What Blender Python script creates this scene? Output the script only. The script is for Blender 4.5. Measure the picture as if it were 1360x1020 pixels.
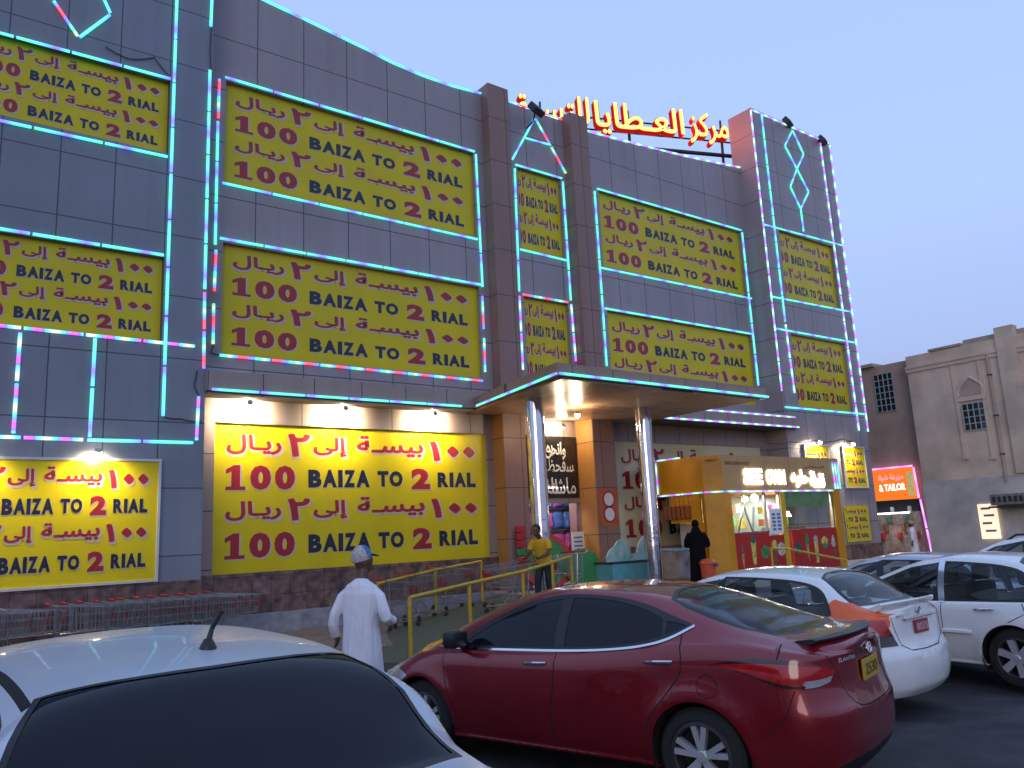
import bpy, bmesh, math, random
import numpy as np
from mathutils import Vector, Matrix
from mathutils.geometry import delaunay_2d_cdt

for _o in list(bpy.data.objects):
    bpy.data.objects.remove(_o)
SC = bpy.context.scene
COL = SC.collection
R_ = math.radians
rnd = random.Random(7)

# ---------------------------------------------------------------- camera
FPX, YAW, PITCH, ROLL, EYE = 1073.56, R_(37.2003), R_(10.6809), R_(-2.7582), 1.85
_f = Vector((math.sin(YAW)*math.cos(PITCH), math.cos(YAW)*math.cos(PITCH), math.sin(PITCH)))
_r0 = Vector((math.cos(YAW), -math.sin(YAW), 0)); _u0 = _r0.cross(_f)
_r = _r0*math.cos(ROLL) + _u0*math.sin(ROLL); _u = -_r0*math.sin(ROLL) + _u0*math.cos(ROLL)
cd = bpy.data.cameras.new('camera'); cam = bpy.data.objects.new('camera', cd); COL.objects.link(cam)
cd.sensor_width = 36; cd.lens = 36*FPX/1360; cd.clip_end = 2000; cd.clip_start = .05
M = Matrix((_r, _u, -_f)).transposed().to_4x4(); M.translation = (0, 0, EYE); cam.matrix_world = M
SC.camera = cam
# ---------------------------------------------------------------- sky, sun, exposure
W = bpy.data.worlds.new('World'); SC.world = W; W.use_nodes = True
nt = W.node_tree
sky = nt.nodes.new('ShaderNodeTexSky'); sky.sky_type = 'NISHITA'; sky.sun_disc = False
SUN_EL, SUN_AZ = R_(2.0), R_(222)
sky.sun_elevation = SUN_EL; sky.sun_rotation = SUN_AZ; sky.ozone_density = 3.0; sky.air_density = 1.2
mx = nt.nodes.new('ShaderNodeMix'); mx.data_type = 'RGBA'; mx.inputs[0].default_value = .80
mx.inputs[7].default_value = (5.15, 7.1, 12.2, 1)
wtc = nt.nodes.new('ShaderNodeTexCoord'); wsp = nt.nodes.new('ShaderNodeSeparateXYZ'); wcr = nt.nodes.new('ShaderNodeValToRGB')
nt.links.new(wtc.outputs['Generated'], wsp.inputs[0]); nt.links.new(wsp.outputs['Z'], wcr.inputs['Fac'])
for k_, (ps, cl_) in enumerate([(0, (.42, .44, .70)), (.09, (.44, .51, .83)), (.19, (.52, .67, 1.12)), (.34, (.575, .79, 1.30)), (1, (.49, .69, 1.22))]):
    e_ = wcr.color_ramp.elements[k_] if k_ < 2 else wcr.color_ramp.elements.new(ps)
    e_.position = ps; e_.color = (*cl_, 1)
wsc = nt.nodes.new('ShaderNodeVectorMath'); wsc.operation = 'SCALE'; wsc.inputs['Scale'].default_value = 10; nt.links.new(wcr.outputs['Color'], wsc.inputs[0])
nt.links.new(wsc.outputs[0], mx.inputs[7])
nt.links.new(sky.outputs[0], mx.inputs[6]); nt.links.new(mx.outputs[2], nt.nodes['Background'].inputs[0])
nt.nodes['Background'].inputs[1].default_value = .10
sl = bpy.data.lights.new('sun', 'SUN'); sl.energy = .5; sl.angle = R_(25); sl.color = (1, .86, .74)
so = bpy.data.objects.new('sun', sl); COL.objects.link(so)
so.rotation_euler = Vector((-math.sin(SUN_AZ)*math.cos(SUN_EL+.1), -math.cos(SUN_AZ)*math.cos(SUN_EL+.1), -math.sin(SUN_EL+.1))).to_track_quat('-Z', 'Y').to_euler()
SC.view_settings.view_transform = 'Standard'; SC.view_settings.look = 'None'
SC.view_settings.exposure = 0; SC.view_settings.gamma = 1; SC.view_settings.use_curve_mapping = False
SC.cycles.max_bounces = 8; SC.cycles.sample_clamp_indirect = 4; SC.cycles.caustics_reflective = False; SC.cycles.caustics_refractive = False

# ---------------------------------------------------------------- helpers: a direction measured in the photo met with a real plane
def ray(x, y): return _r*((x-680)/FPX) - _u*((y-510)/FPX) + _f
def at_y(x, y, Y): d = ray(x, y); return Vector((0, 0, EYE)) + d*(Y/d.y)
def at_x(x, y, X): d = ray(x, y); return Vector((0, 0, EYE)) + d*(X/d.x)
def at_z(x, y, Z): d = ray(x, y); return Vector((0, 0, EYE)) + d*((Z-EYE)/d.z)

def mat(name, col, rough=.6, metal=0., noise=.0, nscale=6., bump=0., bscale=40., coat=0., emit=None, estr=0., alpha=1., spec=.5, col2=None):
    m = bpy.data.materials.new(name); m.use_nodes = True
    n = m.node_tree.nodes; L = m.node_tree.links; b = n['Principled BSDF']
    c = (*col, 1)
    b.inputs['Base Color'].default_value = c; b.inputs['Roughness'].default_value = rough
    b.inputs['Metallic'].default_value = metal; b.inputs['Coat Weight'].default_value = coat
    b.inputs['Coat Roughness'].default_value = .04; b.inputs['Specular IOR Level'].default_value = spec
    if emit: b.inputs['Emission Color'].default_value = (*emit, 1); b.inputs['Emission Strength'].default_value = estr
    if alpha < 1: b.inputs['Alpha'].default_value = alpha
    if noise or col2 or bump:
        tc = n.new('ShaderNodeTexCoord')
    if noise or col2:
        no = n.new('ShaderNodeTexNoise'); no.inputs['Scale'].default_value = nscale; no.inputs['Detail'].default_value = 6
        L.new(tc.outputs['Object'], no.inputs['Vector'])
        cr = n.new('ShaderNodeValToRGB'); cr.color_ramp.elements[0].position = .32; cr.color_ramp.elements[1].position = .68
        k = 1-noise
        cr.color_ramp.elements[0].color = (*(col2 if col2 else [v*k for v in col]), 1)
        cr.color_ramp.elements[1].color = (*(col if col2 else [min(1, v*(1+noise*.6)) for v in col]), 1)
        L.new(no.outputs['Fac'], cr.inputs['Fac']); L.new(cr.outputs['Color'], b.inputs['Base Color'])
        if rough > .2 and metal < .5:
            mr = n.new('ShaderNodeMapRange'); mr.inputs['To Min'].default_value = max(.05, rough-.12); mr.inputs['To Max'].default_value = min(1, rough+.12)
            L.new(no.outputs['Fac'], mr.inputs['Value']); L.new(mr.outputs['Result'], b.inputs['Roughness'])
    if bump:
        nb = n.new('ShaderNodeTexNoise'); nb.inputs['Scale'].default_value = bscale; nb.inputs['Detail'].default_value = 4
        L.new(tc.outputs['Object'], nb.inputs['Vector'])
        bp = n.new('ShaderNodeBump'); bp.inputs['Strength'].default_value = bump; bp.inputs['Distance'].default_value = .02
        L.new(nb.outputs['Fac'], bp.inputs['Height']); L.new(bp.outputs['Normal'], b.inputs['Normal'])
    return m

def panel_mat(name, col, px, pz, ox=0., oz=0., rough=.45, axis='X', line=.012, var=.07):
    """composite cladding: panels px by pz metres with thin dark joints, each panel a touch different"""
    m = mat(name, col, rough, spec=.4)
    n = m.node_tree.nodes; L = m.node_tree.links; b = n['Principled BSDF']
    tc = n.new('ShaderNodeTexCoord'); sp = n.new('ShaderNodeSeparateXYZ'); L.new(tc.outputs['Object'], sp.inputs[0])
    def math_(op, a, bb=None):
        q = n.new('ShaderNodeMath'); q.operation = op
        for i, v in enumerate((a, bb)):
            if v is None: continue
            if isinstance(v, (int, float)): q.inputs[i].default_value = v
            else: L.new(v, q.inputs[i])
        return q.outputs[0]
    u = math_('DIVIDE', math_('SUBTRACT', sp.outputs[axis], ox), px); v = math_('DIVIDE', math_('SUBTRACT', sp.outputs['Z'], oz), pz)
    fu = math_('FRACT', u); fv = math_('FRACT', v)
    lu = math_('LESS_THAN', math_('MINIMUM', fu, math_('SUBTRACT', 1, fu)), line/px/1.0)
    lv = math_('LESS_THAN', math_('MINIMUM', fv, math_('SUBTRACT', 1, fv)), line/pz/1.0)
    ln = math_('MAXIMUM', lu, lv)
    wn = n.new('ShaderNodeTexWhiteNoise'); wn.noise_dimensions = '2D'
    cb = n.new('ShaderNodeCombineXYZ'); L.new(math_('FLOOR', u), cb.inputs[0]); L.new(math_('FLOOR', v), cb.inputs[1]); L.new(cb.outputs[0], wn.inputs['Vector'])
    no = n.new('ShaderNodeTexNoise'); no.inputs['Scale'].default_value = .7; no.inputs['Detail'].default_value = 8; L.new(tc.outputs['Object'], no.inputs['Vector'])
    mp = n.new('ShaderNodeMapping'); mp.inputs['Scale'].default_value = (2.6, 2.6, .12); L.new(tc.outputs['Object'], mp.inputs[0])
    st = n.new('ShaderNodeTexNoise'); st.inputs['Scale'].default_value = 1.3; st.inputs['Detail'].default_value = 7; st.inputs['Roughness'].default_value = .6; L.new(mp.outputs[0], st.inputs['Vector'])
    k = math_('ADD', math_('MULTIPLY', wn.outputs['Value'], var), math_('MULTIPLY', no.outputs['Fac'], .35))
    k = math_('ADD', k, math_('MULTIPLY', st.outputs['Fac'], .34))
    k = math_('ADD', k, 1-var/2-.175-.17)
    rg = math_('ADD', math_('MULTIPLY', wn.outputs['Value'], .16), rough-.08); L.new(rg, b.inputs['Roughness'])
    wb_ = n.new('ShaderNodeTexWhiteNoise'); wb_.noise_dimensions = '2D'; cb2 = n.new('ShaderNodeCombineXYZ'); L.new(math_('FLOOR', math_('ADD', u, 57)), cb2.inputs[0]); L.new(math_('FLOOR', v), cb2.inputs[1]); L.new(cb2.outputs[0], wb_.inputs['Vector'])
    nrm = n.new('ShaderNodeNewGeometry'); va = n.new('ShaderNodeVectorMath'); va.operation = 'MULTIPLY_ADD'; va.inputs[1].default_value = (.035, .035, .035); L.new(wb_.outputs['Color'], va.inputs[0]); L.new(nrm.outputs['Normal'], va.inputs[2]); L.new(va.outputs[0], b.inputs['Normal'])
    vm = n.new('ShaderNodeVectorMath'); vm.operation = 'SCALE'; vm.inputs[0].default_value = col; L.new(k, vm.inputs['Scale'])
    mxn = n.new('ShaderNodeMix'); mxn.data_type = 'RGBA'; L.new(ln, mxn.inputs[0]); L.new(vm.outputs[0], mxn.inputs[6]); mxn.inputs[7].default_value = (.06, .055, .06, 1)
    L.new(mxn.outputs[2], b.inputs['Base Color'])
    return m

class MB:
    """collects faces; build() links them as one mesh object"""
    def __init__(s): s.v = []; s.f = []; s.mi = []; s.uv = None
    def add(s, vs, fs, mi=0):
        o = len(s.v); s.v += [tuple(p) for p in vs]; s.f += [tuple(i+o for i in f) for f in fs]; s.mi += [mi]*len(fs); return s
    def box(s, x0, x1, y0, y1, z0, z1, mi=0, b=0.):
        if b <= 0:
            return s.add([(x, y, z) for x in (x0, x1) for y in (y0, y1) for z in (z0, z1)],
                  [(0, 1, 3, 2), (4, 6, 7, 5), (0, 4, 5, 1), (2, 3, 7, 6), (0, 2, 6, 4), (1, 5, 7, 3)], mi)
        bm = bmesh.new(); bmesh.ops.create_cube(bm, size=1)
        for v in bm.verts: v.co = ((x0+x1)/2+v.co.x*(x1-x0), (y0+y1)/2+v.co.y*(y1-y0), (z0+z1)/2+v.co.z*(z1-z0))
        bmesh.ops.bevel(bm, geom=bm.edges[:], offset=b, segments=2, profile=.6, affect='EDGES')
        return s.bm(bm, mi)
    def bm(s, bm, mi=0):
        bm.verts.index_update(); s.add([v.co[:] for v in bm.verts], [[v.index for v in f.verts] for f in bm.faces], mi); bm.free(); return s
    def tube(s, pts, r, n=8, mi=0, cap=True):
        pts = [Vector(p) for p in pts]; N = len(pts)
        rs = r if isinstance(r, (list, tuple)) else [r]*N
        vs = []; up = None
        for i, p in enumerate(pts):
            t = ((pts[min(i+1, N-1)]-p).normalized() + (p-pts[max(i-1, 0)]).normalized()).normalized()
            if up is None: up = Vector((0, 0, 1)) if abs(t.z) < .9 else Vector((1, 0, 0))
            a = t.cross(up).normalized(); bb = a.cross(t).normalized(); up = bb
            for k in range(n):
                an = 2*math.pi*(k+.5)/n; vs.append(p + a*(math.cos(an)*rs[i]) + bb*(math.sin(an)*rs[i]))
        fs = [(i*n+k, i*n+(k+1) % n, (i+1)*n+(k+1) % n, (i+1)*n+k) for i in range(N-1) for k in range(n)]
        if cap: fs += [tuple(range(n))[::-1], tuple((N-1)*n+k for k in range(n))]
        return s.add(vs, fs, mi)
    def lathe(s, prof, c=(0, 0, 0), axis='Z', n=32, mi=0):
        vs = []
        for r, h in prof:
            for k in range(n):
                a = 2*math.pi*k/n; x, y = r*math.cos(a), r*math.sin(a)
                p = (x, y, h) if axis == 'Z' else ((x, h, y) if axis == 'Y' else (h, x, y))
                vs.append((p[0]+c[0], p[1]+c[1], p[2]+c[2]))
        fs = [(i*n+k, i*n+(k+1) % n, (i+1)*n+(k+1) % n, (i+1)*n+k) for i in range(len(prof)-1) for k in range(n)]
        return s.add(vs, fs, mi)
    def prism(s, poly, fn, d0, d1, mi=0):
        """poly of (a,b); fn(a,b,d) gives the 3-D point"""
        n = len(poly); vs = [fn(a, b, d0) for a, b in poly] + [fn(a, b, d1) for a, b in poly]
        return s.add(vs, [tuple(range(n)), tuple(range(n, 2*n))[::-1]] + [(i, (i+1) % n, n+(i+1) % n, n+i) for i in range(n)], mi)
    def build(s, name, mats, parent=None, smooth=False, angle=None):
        me = bpy.data.meshes.new(name); me.from_pydata(s.v, [], s.f)
        for m in (mats if isinstance(mats, (list, tuple)) else [mats]): me.materials.append(m)
        me.polygons.foreach_set('material_index', s.mi)
        bm = bmesh.new(); bm.from_mesh(me); bmesh.ops.recalc_face_normals(bm, faces=bm.faces[:]); bm.to_mesh(me); bm.free()
        return link(name, me, parent, smooth)

def link(name, me, parent=None, smooth=False):
    o = bpy.data.objects.new(name, me); COL.objects.link(o)
    if parent is not None:
        o.parent = parent; o.matrix_parent_inverse = INV.get(parent.name, Matrix())
    if smooth:
        me.polygons.foreach_set('use_smooth', [True]*len(me.polygons))
        try: me.set_sharp_from_angle(angle=R_(smooth if smooth is not True else 40))
        except Exception: pass
    me.update()
    return o
INV = {}
def tag(o, label, cat, group=None):
    o['label'] = label; o['category'] = cat
    if group: o['group'] = group
    return o
def thing(name, label, cat, loc=(0, 0, 0), group=None, local=False):
    """an Empty at the base of a thing; its parts are given in world space (local=False) or in its own space"""
    e = bpy.data.objects.new(name, None); COL.objects.link(e); e.empty_display_size = .2
    e.location = loc; tag(e, label, cat, group)
    if not local: INV[e.name] = Matrix.Translation(-Vector(loc))
    return e
def structure(o): o['kind'] = 'structure'; return o
def copy_tree(o, parent=None):
    c = o.copy(); COL.objects.link(c)
    if parent is not None: c.parent = parent
    for ch in list(o.children): copy_tree(ch, c)
    return c

# ---------------------------------------------------------------- lettering
_tc = {}
def glyphs(s, bold):
    k = (s, bold)
    if k not in _tc:
        c = bpy.data.curves.new('t', 'FONT'); c.body = s; c.offset = bold; c.resolution_u = 3
        o = bpy.data.objects.new('t', c); COL.objects.link(o); bpy.context.view_layer.update()
        me = bpy.data.meshes.new_from_object(o.evaluated_get(bpy.context.evaluated_depsgraph_get()))
        v = [(p.co.x, p.co.y) for p in me.vertices]; f = [tuple(p.vertices) for p in me.polygons]
        bpy.data.objects.remove(o); bpy.data.meshes.remove(me)
        if s and not bold: pass
        xs = [a for a, b in v]; ys = [b for a, b in v]
        _tc[k] = (v, f, (min(xs), max(xs), min(ys), max(ys)))
    return _tc[k]
def put_fat(mb, s, box, fn, d, w=.03, mi=0, n=7):
    """heavy weight for joined scripts: the word laid over itself in a small ring"""
    v, f, b0 = glyphs(s, 0.)
    su = (box[1]-box[0])/(b0[1]-b0[0]+2*w); sv = (box[3]-box[2])/(b0[3]-b0[2]+2*w)
    for k in range(n):
        a = 2*math.pi*k/n; dx, dy = w*math.cos(a), w*math.sin(a)
        mb.add([fn(box[0]+(x+dx-b0[0]+w)*su, box[2]+(y+dy-b0[2]+w)*sv, d+.00025*k) for x, y in v], f, mi)
def put(mb, s, box, fn, d, bold=.0, grow=0., mi=0, ref=None):
    """fit string s into box (u0,u1,v0,v1); fn(u,v,d) gives the 3-D point. grow adds weight outside the box"""
    v, f, bb = glyphs(s, bold+grow)
    b0 = glyphs(s, bold)[2]
    su = (box[1]-box[0])/(b0[1]-b0[0]); sv = (box[3]-box[2])/(b0[3]-b0[2])
    mb.add([fn(box[0]+(x-b0[0])*su, box[2]+(y-b0[2])*sv, d) for x, y in v], f, mi)
# Arabic words in presentation forms, stored in the order they are drawn, left to right
A_RIAL = '\uFEDD\uFE8E\u0640\uFEF4\u0640\uFEAD'.replace('\u0640\uFEF4\u0640', '\u0640\uFEF3'); A_TWO = '\u0662'; A_ILA = '\uFEF0\uFEDF\uFE87'
A_BAISA = '\uFE94\u0640\uFEB4\uFEF4\uFE91'; A_ONE = '\u0661'; A_ZERO = '\u0660\u0660'
ONE_POLY = [(0, .14), (.24, .14), (.24, .74), (.0, .64), (.0, .82), (.36, 1), (.62, 1), (.62, .14), (.86, .14), (.86, 0), (0, 0)]
# ================================================================ materials of the place
ASPH = mat('asphalt', (.036, .036, .042), .85, noise=.45, nscale=3, bump=.5, bscale=120)
def _asph():
    n = ASPH.node_tree.nodes; L = ASPH.node_tree.links; b = n['Principled BSDF']
    old = b.inputs['Base Color'].links[0].from_socket
    tc = n.new('ShaderNodeTexCoord'); v = n.new('ShaderNodeTexNoise'); v.inputs['Scale'].default_value = .45; v.inputs['Detail'].default_value = 9; v.inputs['Roughness'].default_value = .65
    L.new(tc.outputs['Object'], v.inputs['Vector'])
    cr = n.new('ShaderNodeValToRGB'); cr.color_ramp.elements[0].position = .38; cr.color_ramp.elements[0].color = (.42, .42, .45, 1)
    cr.color_ramp.elements[1].position = .62; cr.color_ramp.elements[1].color = (1.65, 1.6, 1.55, 1)
    L.new(v.outputs['Fac'], cr.inputs['Fac'])
    m = n.new('ShaderNodeMix'); m.data_type = 'RGBA'; m.blend_type = 'MULTIPLY'; m.inputs[0].default_value = 1
    L.new(old, m.inputs[6]); L.new(cr.outputs['Color'], m.inputs[7]); L.new(m.outputs[2], b.inputs['Base Color'])
_asph()
CONC = mat('concrete', (.26, .26, .29), .8, noise=.3, nscale=5, bump=.2)
PAVE = mat('brown_paving', (.2, .15, .12), .8, noise=.4, nscale=9, bump=.2)
GREEN = mat('green_carpet', (.085, .095, .065), .95, noise=.25, nscale=30, bump=.4, bscale=200)
CLAD = panel_mat('grey_cladding', (.285, .252, .275), 1.2, 1.36, .25, 0.43)
CLADW = panel_mat('grey_wing_cladding', (.185, .205, .25), 1.02, 1.36, .02, 0.43)
TAUPE = panel_mat('taupe_cladding', (.30, .235, .215), 1.2, 1.25, .25, .2)
BROWN = panel_mat('brown_cladding', (.25, .145, .125), 3.0, 1.36, -1.4, .43)
ORANGE = panel_mat('lamplit_orange', (.42, .19, .05), 3, 1.36, -1.4, .43, axis='Y')  # brown column's lamp-lit side, the light put into an orange colour
STONE = mat('reddish_stone', (.26, .15, .125), .4, col2=(.07, .045, .045), nscale=5.5, bump=.15)
def _stone():
    n = STONE.node_tree.nodes; L = STONE.node_tree.links; b = n['Principled BSDF']
    old = b.inputs['Base Color'].links[0].from_socket
    tc = n.new('ShaderNodeTexCoord'); mp = n.new('ShaderNodeMapping'); mp.inputs['Rotation'].default_value = (R_(90), 0, 0); L.new(tc.outputs['Object'], mp.inputs[0])
    br = n.new('ShaderNodeTexBrick'); br.offset = 0; br.inputs['Scale'].default_value = 1; br.inputs['Brick Width'].default_value = .42; br.inputs['Row Height'].default_value = .42
    br.inputs['Mortar Size'].default_value = .006; br.inputs['Color1'].default_value = (1, 1, 1, 1); br.inputs['Color2'].default_value = (.7, .65, .65, 1); br.inputs['Mortar'].default_value = (.25, .22, .2, 1)
    L.new(mp.outputs[0], br.inputs['Vector'])
    m = n.new('ShaderNodeMix'); m.data_type = 'RGBA'; m.blend_type = 'MULTIPLY'; m.inputs[0].default_value = 1
    L.new(old, m.inputs[6]); L.new(br.outputs['Color'], m.inputs[7]); L.new(m.outputs[2], b.inputs['Base Color'])
_stone()
YELL = mat('yellow_vinyl', (.60, .485, .006), .36, noise=.09, nscale=.9, spec=.3, bump=.35, bscale=1.1)
CREAM = mat('light_washed_vinyl', (.55, .5, .22), .3, col2=(.6, .6, .56), nscale=.5)  # yellow banner sheet with the pale wash of reflected light painted in
RED = mat('red_vinyl', (.30, .012, .02), .35, noise=.06)
INK = mat('navy_black_vinyl', (.012, .014, .03), .35, noise=.1)
EDGE = mat('pale_outline_vinyl', (.5, .42, .33), .4, noise=.05)
WHITE = mat('white_paint', (.78, .78, .77), .4, noise=.04)
DARK = mat('dark_metal', (.025, .025, .028), .5, noise=.2)
BLACK = mat('black_board', (.012, .010, .010), .3, noise=.2)
CHROME = mat('polished_steel', (.72, .72, .75), .10, 1., noise=.06, nscale=2, bump=.35, bscale=2.2)
STEEL = mat('galvanised_steel', (.42, .43, .45), .3, 1., noise=.2)
YPAINT = mat('yellow_rail_paint', (.52, .34, .02), .4, noise=.2, nscale=14)
LAMPGLOW = mat('lamp_lens', (1, .9, .7), .3, emit=(1, .86, .64), estr=40)
LAMPH = mat('glare_pale_grey', (.5, .48, .45), .4, noise=.1)  # pale tone puts the glare of lit lamps into the housing colour

def led_mat(name, stops, period, strength):
    m = bpy.data.materials.new(name); m.use_nodes = True; n = m.node_tree.nodes; L = m.node_tree.links; b = n['Principled BSDF']
    uv = n.new('ShaderNodeUVMap'); uv.uv_map = 't'; sp = n.new('ShaderNodeSeparateXYZ'); L.new(uv.outputs[0], sp.inputs[0])
    a = n.new('ShaderNodeMath'); a.operation = 'DIVIDE'; a.inputs[1].default_value = period; L.new(sp.outputs['X'], a.inputs[0])
    fr = n.new('ShaderNodeMath'); fr.operation = 'FRACT'; L.new(a.outputs[0], fr.inputs[0])
    cr = n.new('ShaderNodeValToRGB'); L.new(fr.outputs[0], cr.inputs['Fac'])
    e = cr.color_ramp.elements
    while len(e) < len(stops): e.new(.5)
    for k, (p, c) in enumerate(stops): e[k].position = p; e[k].color = (*c, 1)
    L.new(cr.outputs['Color'], b.inputs['Emission Color']); b.inputs['Emission Strength'].default_value = strength
    b.inputs['Base Color'].default_value = (.3, .3, .35, 1); b.inputs['Roughness'].default_value = .3
    return m
cy, gr, bl, vi, mg, wh, ye, rd = (.10, .85, .92), (.10, .9, .5), (.12, .32, 1), (.25, .16, 1), (.75, .1, .85), (.7, .9, .95), (.75, .8, .45), (.9, .06, .12)
LED_A = led_mat('led_cyan', [(0, vi), (.07, bl), (.2, cy), (.38, cy), (.55, gr), (.72, cy), (.9, (.08, .5, .95)), (1, vi)], 1.12, 1.35)
LED_B = led_mat('led_white_magenta', [(0, mg), (.1, vi), (.2, cy), (.38, wh), (.5, ye), (.62, cy), (.75, (.1, .4, .9)), (.88, mg), (1, mg)], .62, 1.35)
LED_C = led_mat('led_red_green', [(0, rd), (.16, rd), (.2, vi), (.36, bl), (.42, cy), (.55, gr), (.66, ye), (.74, cy), (.84, bl), (.9, rd), (1, rd)], .8, 1.35)
LED_P = led_mat('led_pink', [(0, (.75, .2, .95)), (.5, (.95, .5, 1)), (1, (.7, .2, .95))], .9, 1.25)

def led(parent, pts, m, r=.028, seg=1.12, gap=.05, ph=0.):
    """a run of one-metre light tubes along a polyline"""
    vs, fs, ts = [], [], []
    run = ph
    for a, b in zip(pts[:-1], pts[1:]):
        a, b = Vector(a), Vector(b); Ln = (b-a).length
        if Ln < .02: continue
        d = (b-a)/Ln; up = Vector((0, 1, 0)) if abs(d.y) < .9 else Vector((0, 0, 1)); s1 = d.cross(up).normalized(); s2 = s1.cross(d)
        nseg = max(1, round(Ln/seg)); sl_ = Ln/nseg
        for k in range(nseg):
            t0, t1 = k*sl_+gap/2, (k+1)*sl_-gap/2
            if t1-t0 < .02: t0, t1 = k*sl_, (k+1)*sl_
            nn = max(1, int((t1-t0)/.12))
            o = len(vs)
            for i in range(nn+1):
                t = t0+(t1-t0)*i/nn; p = a+d*t
                for q in range(6):
                    an = math.pi*q/3; vs.append(p+s1*(math.cos(an)*r)+s2*(math.sin(an)*r)); ts.append((run+ t)/1.0)
            for i in range(nn):
                for q in range(6):
                    fs.append((o+i*6+q, o+i*6+(q+1) % 6, o+(i+1)*6+(q+1) % 6, o+(i+1)*6+q))
            fs.append(tuple(o+q for q in range(6))); fs.append(tuple(o+nn*6+q for q in range(6))[::-1])
        run += Ln
    me = bpy.data.meshes.new('led_strip'); me.from_pydata([tuple(v) for v in vs], [], fs); me.materials.append(m)
    uv = me.uv_layers.new(name='t')
    for lp in me.loops: uv.data[lp.index].uv = (ts[lp.vertex_index], 0)
    return link('led_strip', me, parent)

# ================================================================ ground
def gz(x, y):
    k = 1-min(1, max(0, (y-9)/4)); k = k*k*(3-2*k)
    return -(.04+.02*min(max(x-5, 0), 8))*k
mb = MB()
xs = [-400, -60, -20, -5, 0, 2, 4, 5, 6, 7, 8, 9, 10, 11, 12, 13, 14, 18, 24, 40, 80, 400]; ys = [-400, -60, -20, -5, 0, 3, 6, 9, 9.7, 10.4, 11, 11.7, 12.4, 13, 15, 17, 22, 40, 90, 400]
mb.add([(x, y, gz(x, y)) for x in xs for y in ys], [(i*len(ys)+j, (i+1)*len(ys)+j, (i+1)*len(ys)+j+1, i*len(ys)+j+1) for i in range(len(xs)-1) for j in range(len(ys)-1)])
structure(mb.build('ground', ASPH, smooth=True))
mb = MB(); mb.box(-6, 11, 13.4, 17.72, -.05, .045); structure(mb.build('pavement', PAVE))
# raised entrance platform and its carpeted ramp
mb = MB(); mb.box(12.6, 30, 12.35, 17.9, -.05, .40, b=.02); structure(mb.build('platform', CONC))
mb = MB()
rp = [at_z(500, 880, .02), at_z(620, 905, .02), None, None]
mb.add([(6.2, 12.0, .006), (7.2, 10.0, .006), (12.6, 13.3, .405), (12.6, 17.6, .405), (8.0, 15.6, .02), (6.2, 12.0, -.05), (7.2, 10.0, -.05), (12.6, 13.3, -.05), (12.6, 17.6, -.05), (8.0, 15.6, -.05)],
       [(0, 1, 2), (0, 2, 3), (0, 3, 4), (0, 5, 6, 1), (1, 6, 7, 2), (0, 4, 9, 5), (4, 3, 8, 9)])
structure(mb.build('ramp', GREEN))

# ================================================================ the shopping centre
mall = thing('shopping_centre', 'large grey panelled shopping centre edged with coloured light tubes, behind the parked cars', 'shop building', (15, 18, 0))
def wall_y(mb, y, x0, x1, z0, z1, holes=(), dep=.16, mi=0):
    X = sorted({x0, x1, *[h[0] for h in holes], *[h[1] for h in holes]}); Zs = sorted({z0, z1, *[h[2] for h in holes], *[h[3] for h in holes]})
    for a, b in zip(X[:-1], X[1:]):
        for c, d in zip(Zs[:-1], Zs[1:]):
            mx_, mz_ = (a+b)/2, (c+d)/2
            if any(h[0] < mx_ < h[1] and h[2] < mz_ < h[3] for h in holes): continue
            mb.add([(a, y, c), (b, y, c), (b, y, d), (a, y, d)], [(0, 1, 2, 3)], mi)
    for a, b, c, d in holes:
        yy = y+dep
        mb.add([(a, y, c), (b, y, c), (b, y, d), (a, y, d), (a, yy, c), (b, yy, c), (b, yy, d), (a, yy, d)], [(0, 1, 5, 4), (1, 2, 6, 5), (2, 3, 7, 6), (3, 0, 4, 7)], mi)
YW, YM, YT = 17.45, 18.0, 17.2
# sign openings  x0,x1,z0,z1
S_MT, S_MM, S_ML = (5.5, 12.66, 10.33, 12.93), (5.5, 12.66, 6.2, 8.84), (5.435, 12.755, 1.34, 4.655)
S_NT, S_NM = (14.26, 15.98, 10.27, 12.9), (14.26, 15.98, 6.2, 8.8)
S_RT, S_RM, S_RL = (17.62, 25.0, 10.3, 12.92), (17.62, 25.0, 6.15, 8.82), (17.62, 25.0, 1.34, 4.62)
S_TT, S_TM = (26.3, 29.98, 10.25, 12.98), (26.3, 29.98, 6.08, 8.85)
S_WT, S_WM, S_WL = (.31, 4.10, 10.44, 12.17), (.31, 4.10, 6.22, 8.05), (.31, 4.12, 1.36, 3.68)
mb = MB()
wall_y(mb, YW, -6, 5.02, 1.3, 16.6, [S_WT, S_WM]); mb.box(-6, 5.02, YW+.35, 18.9, 0, 16.6); mb.add([(-6, YW, 16.6), (5.02, YW, 16.6), (5.02, 18.9, 16.6), (-6, 18.9, 16.6)], [(0, 1, 2, 3)])
mb.add([(5.02, YW, 1.3), (5.02, 18.9, 1.3), (5.02, 18.9, 16.6), (5.02, YW, 16.6)], [(0, 1, 2, 3)])
mb.build('left_wing', CLADW, mall)
mb = MB(); wall_y(mb, YM, 5.02, 13.02, 5.66, 13.4, [S_MT, S_MM])
curve = [(5.02, 15.6), (6.2, 15.42), (7.4, 15.28), (8.4, 15.14), (9.3, 15.02), (10, 14.9), (11, 14.82), (12, 14.82), (13.02, 14.9)]
mb.prism(curve+[(13.02, 13.4), (5.02, 13.4)], lambda a, b, d: (a, d, b), YM, 18.5)
mb.box(5.02, 13.02, YM+.3, 18.5, .4, 13.4)
mb.build('main_wall', CLAD, mall)
mb = MB(); wall_y(mb, 18.1, 5.02, 13.02, 1.34, 5.2, [S_ML], dep=.1); mb.build('lower_wall', TAUPE, mall)
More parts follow.
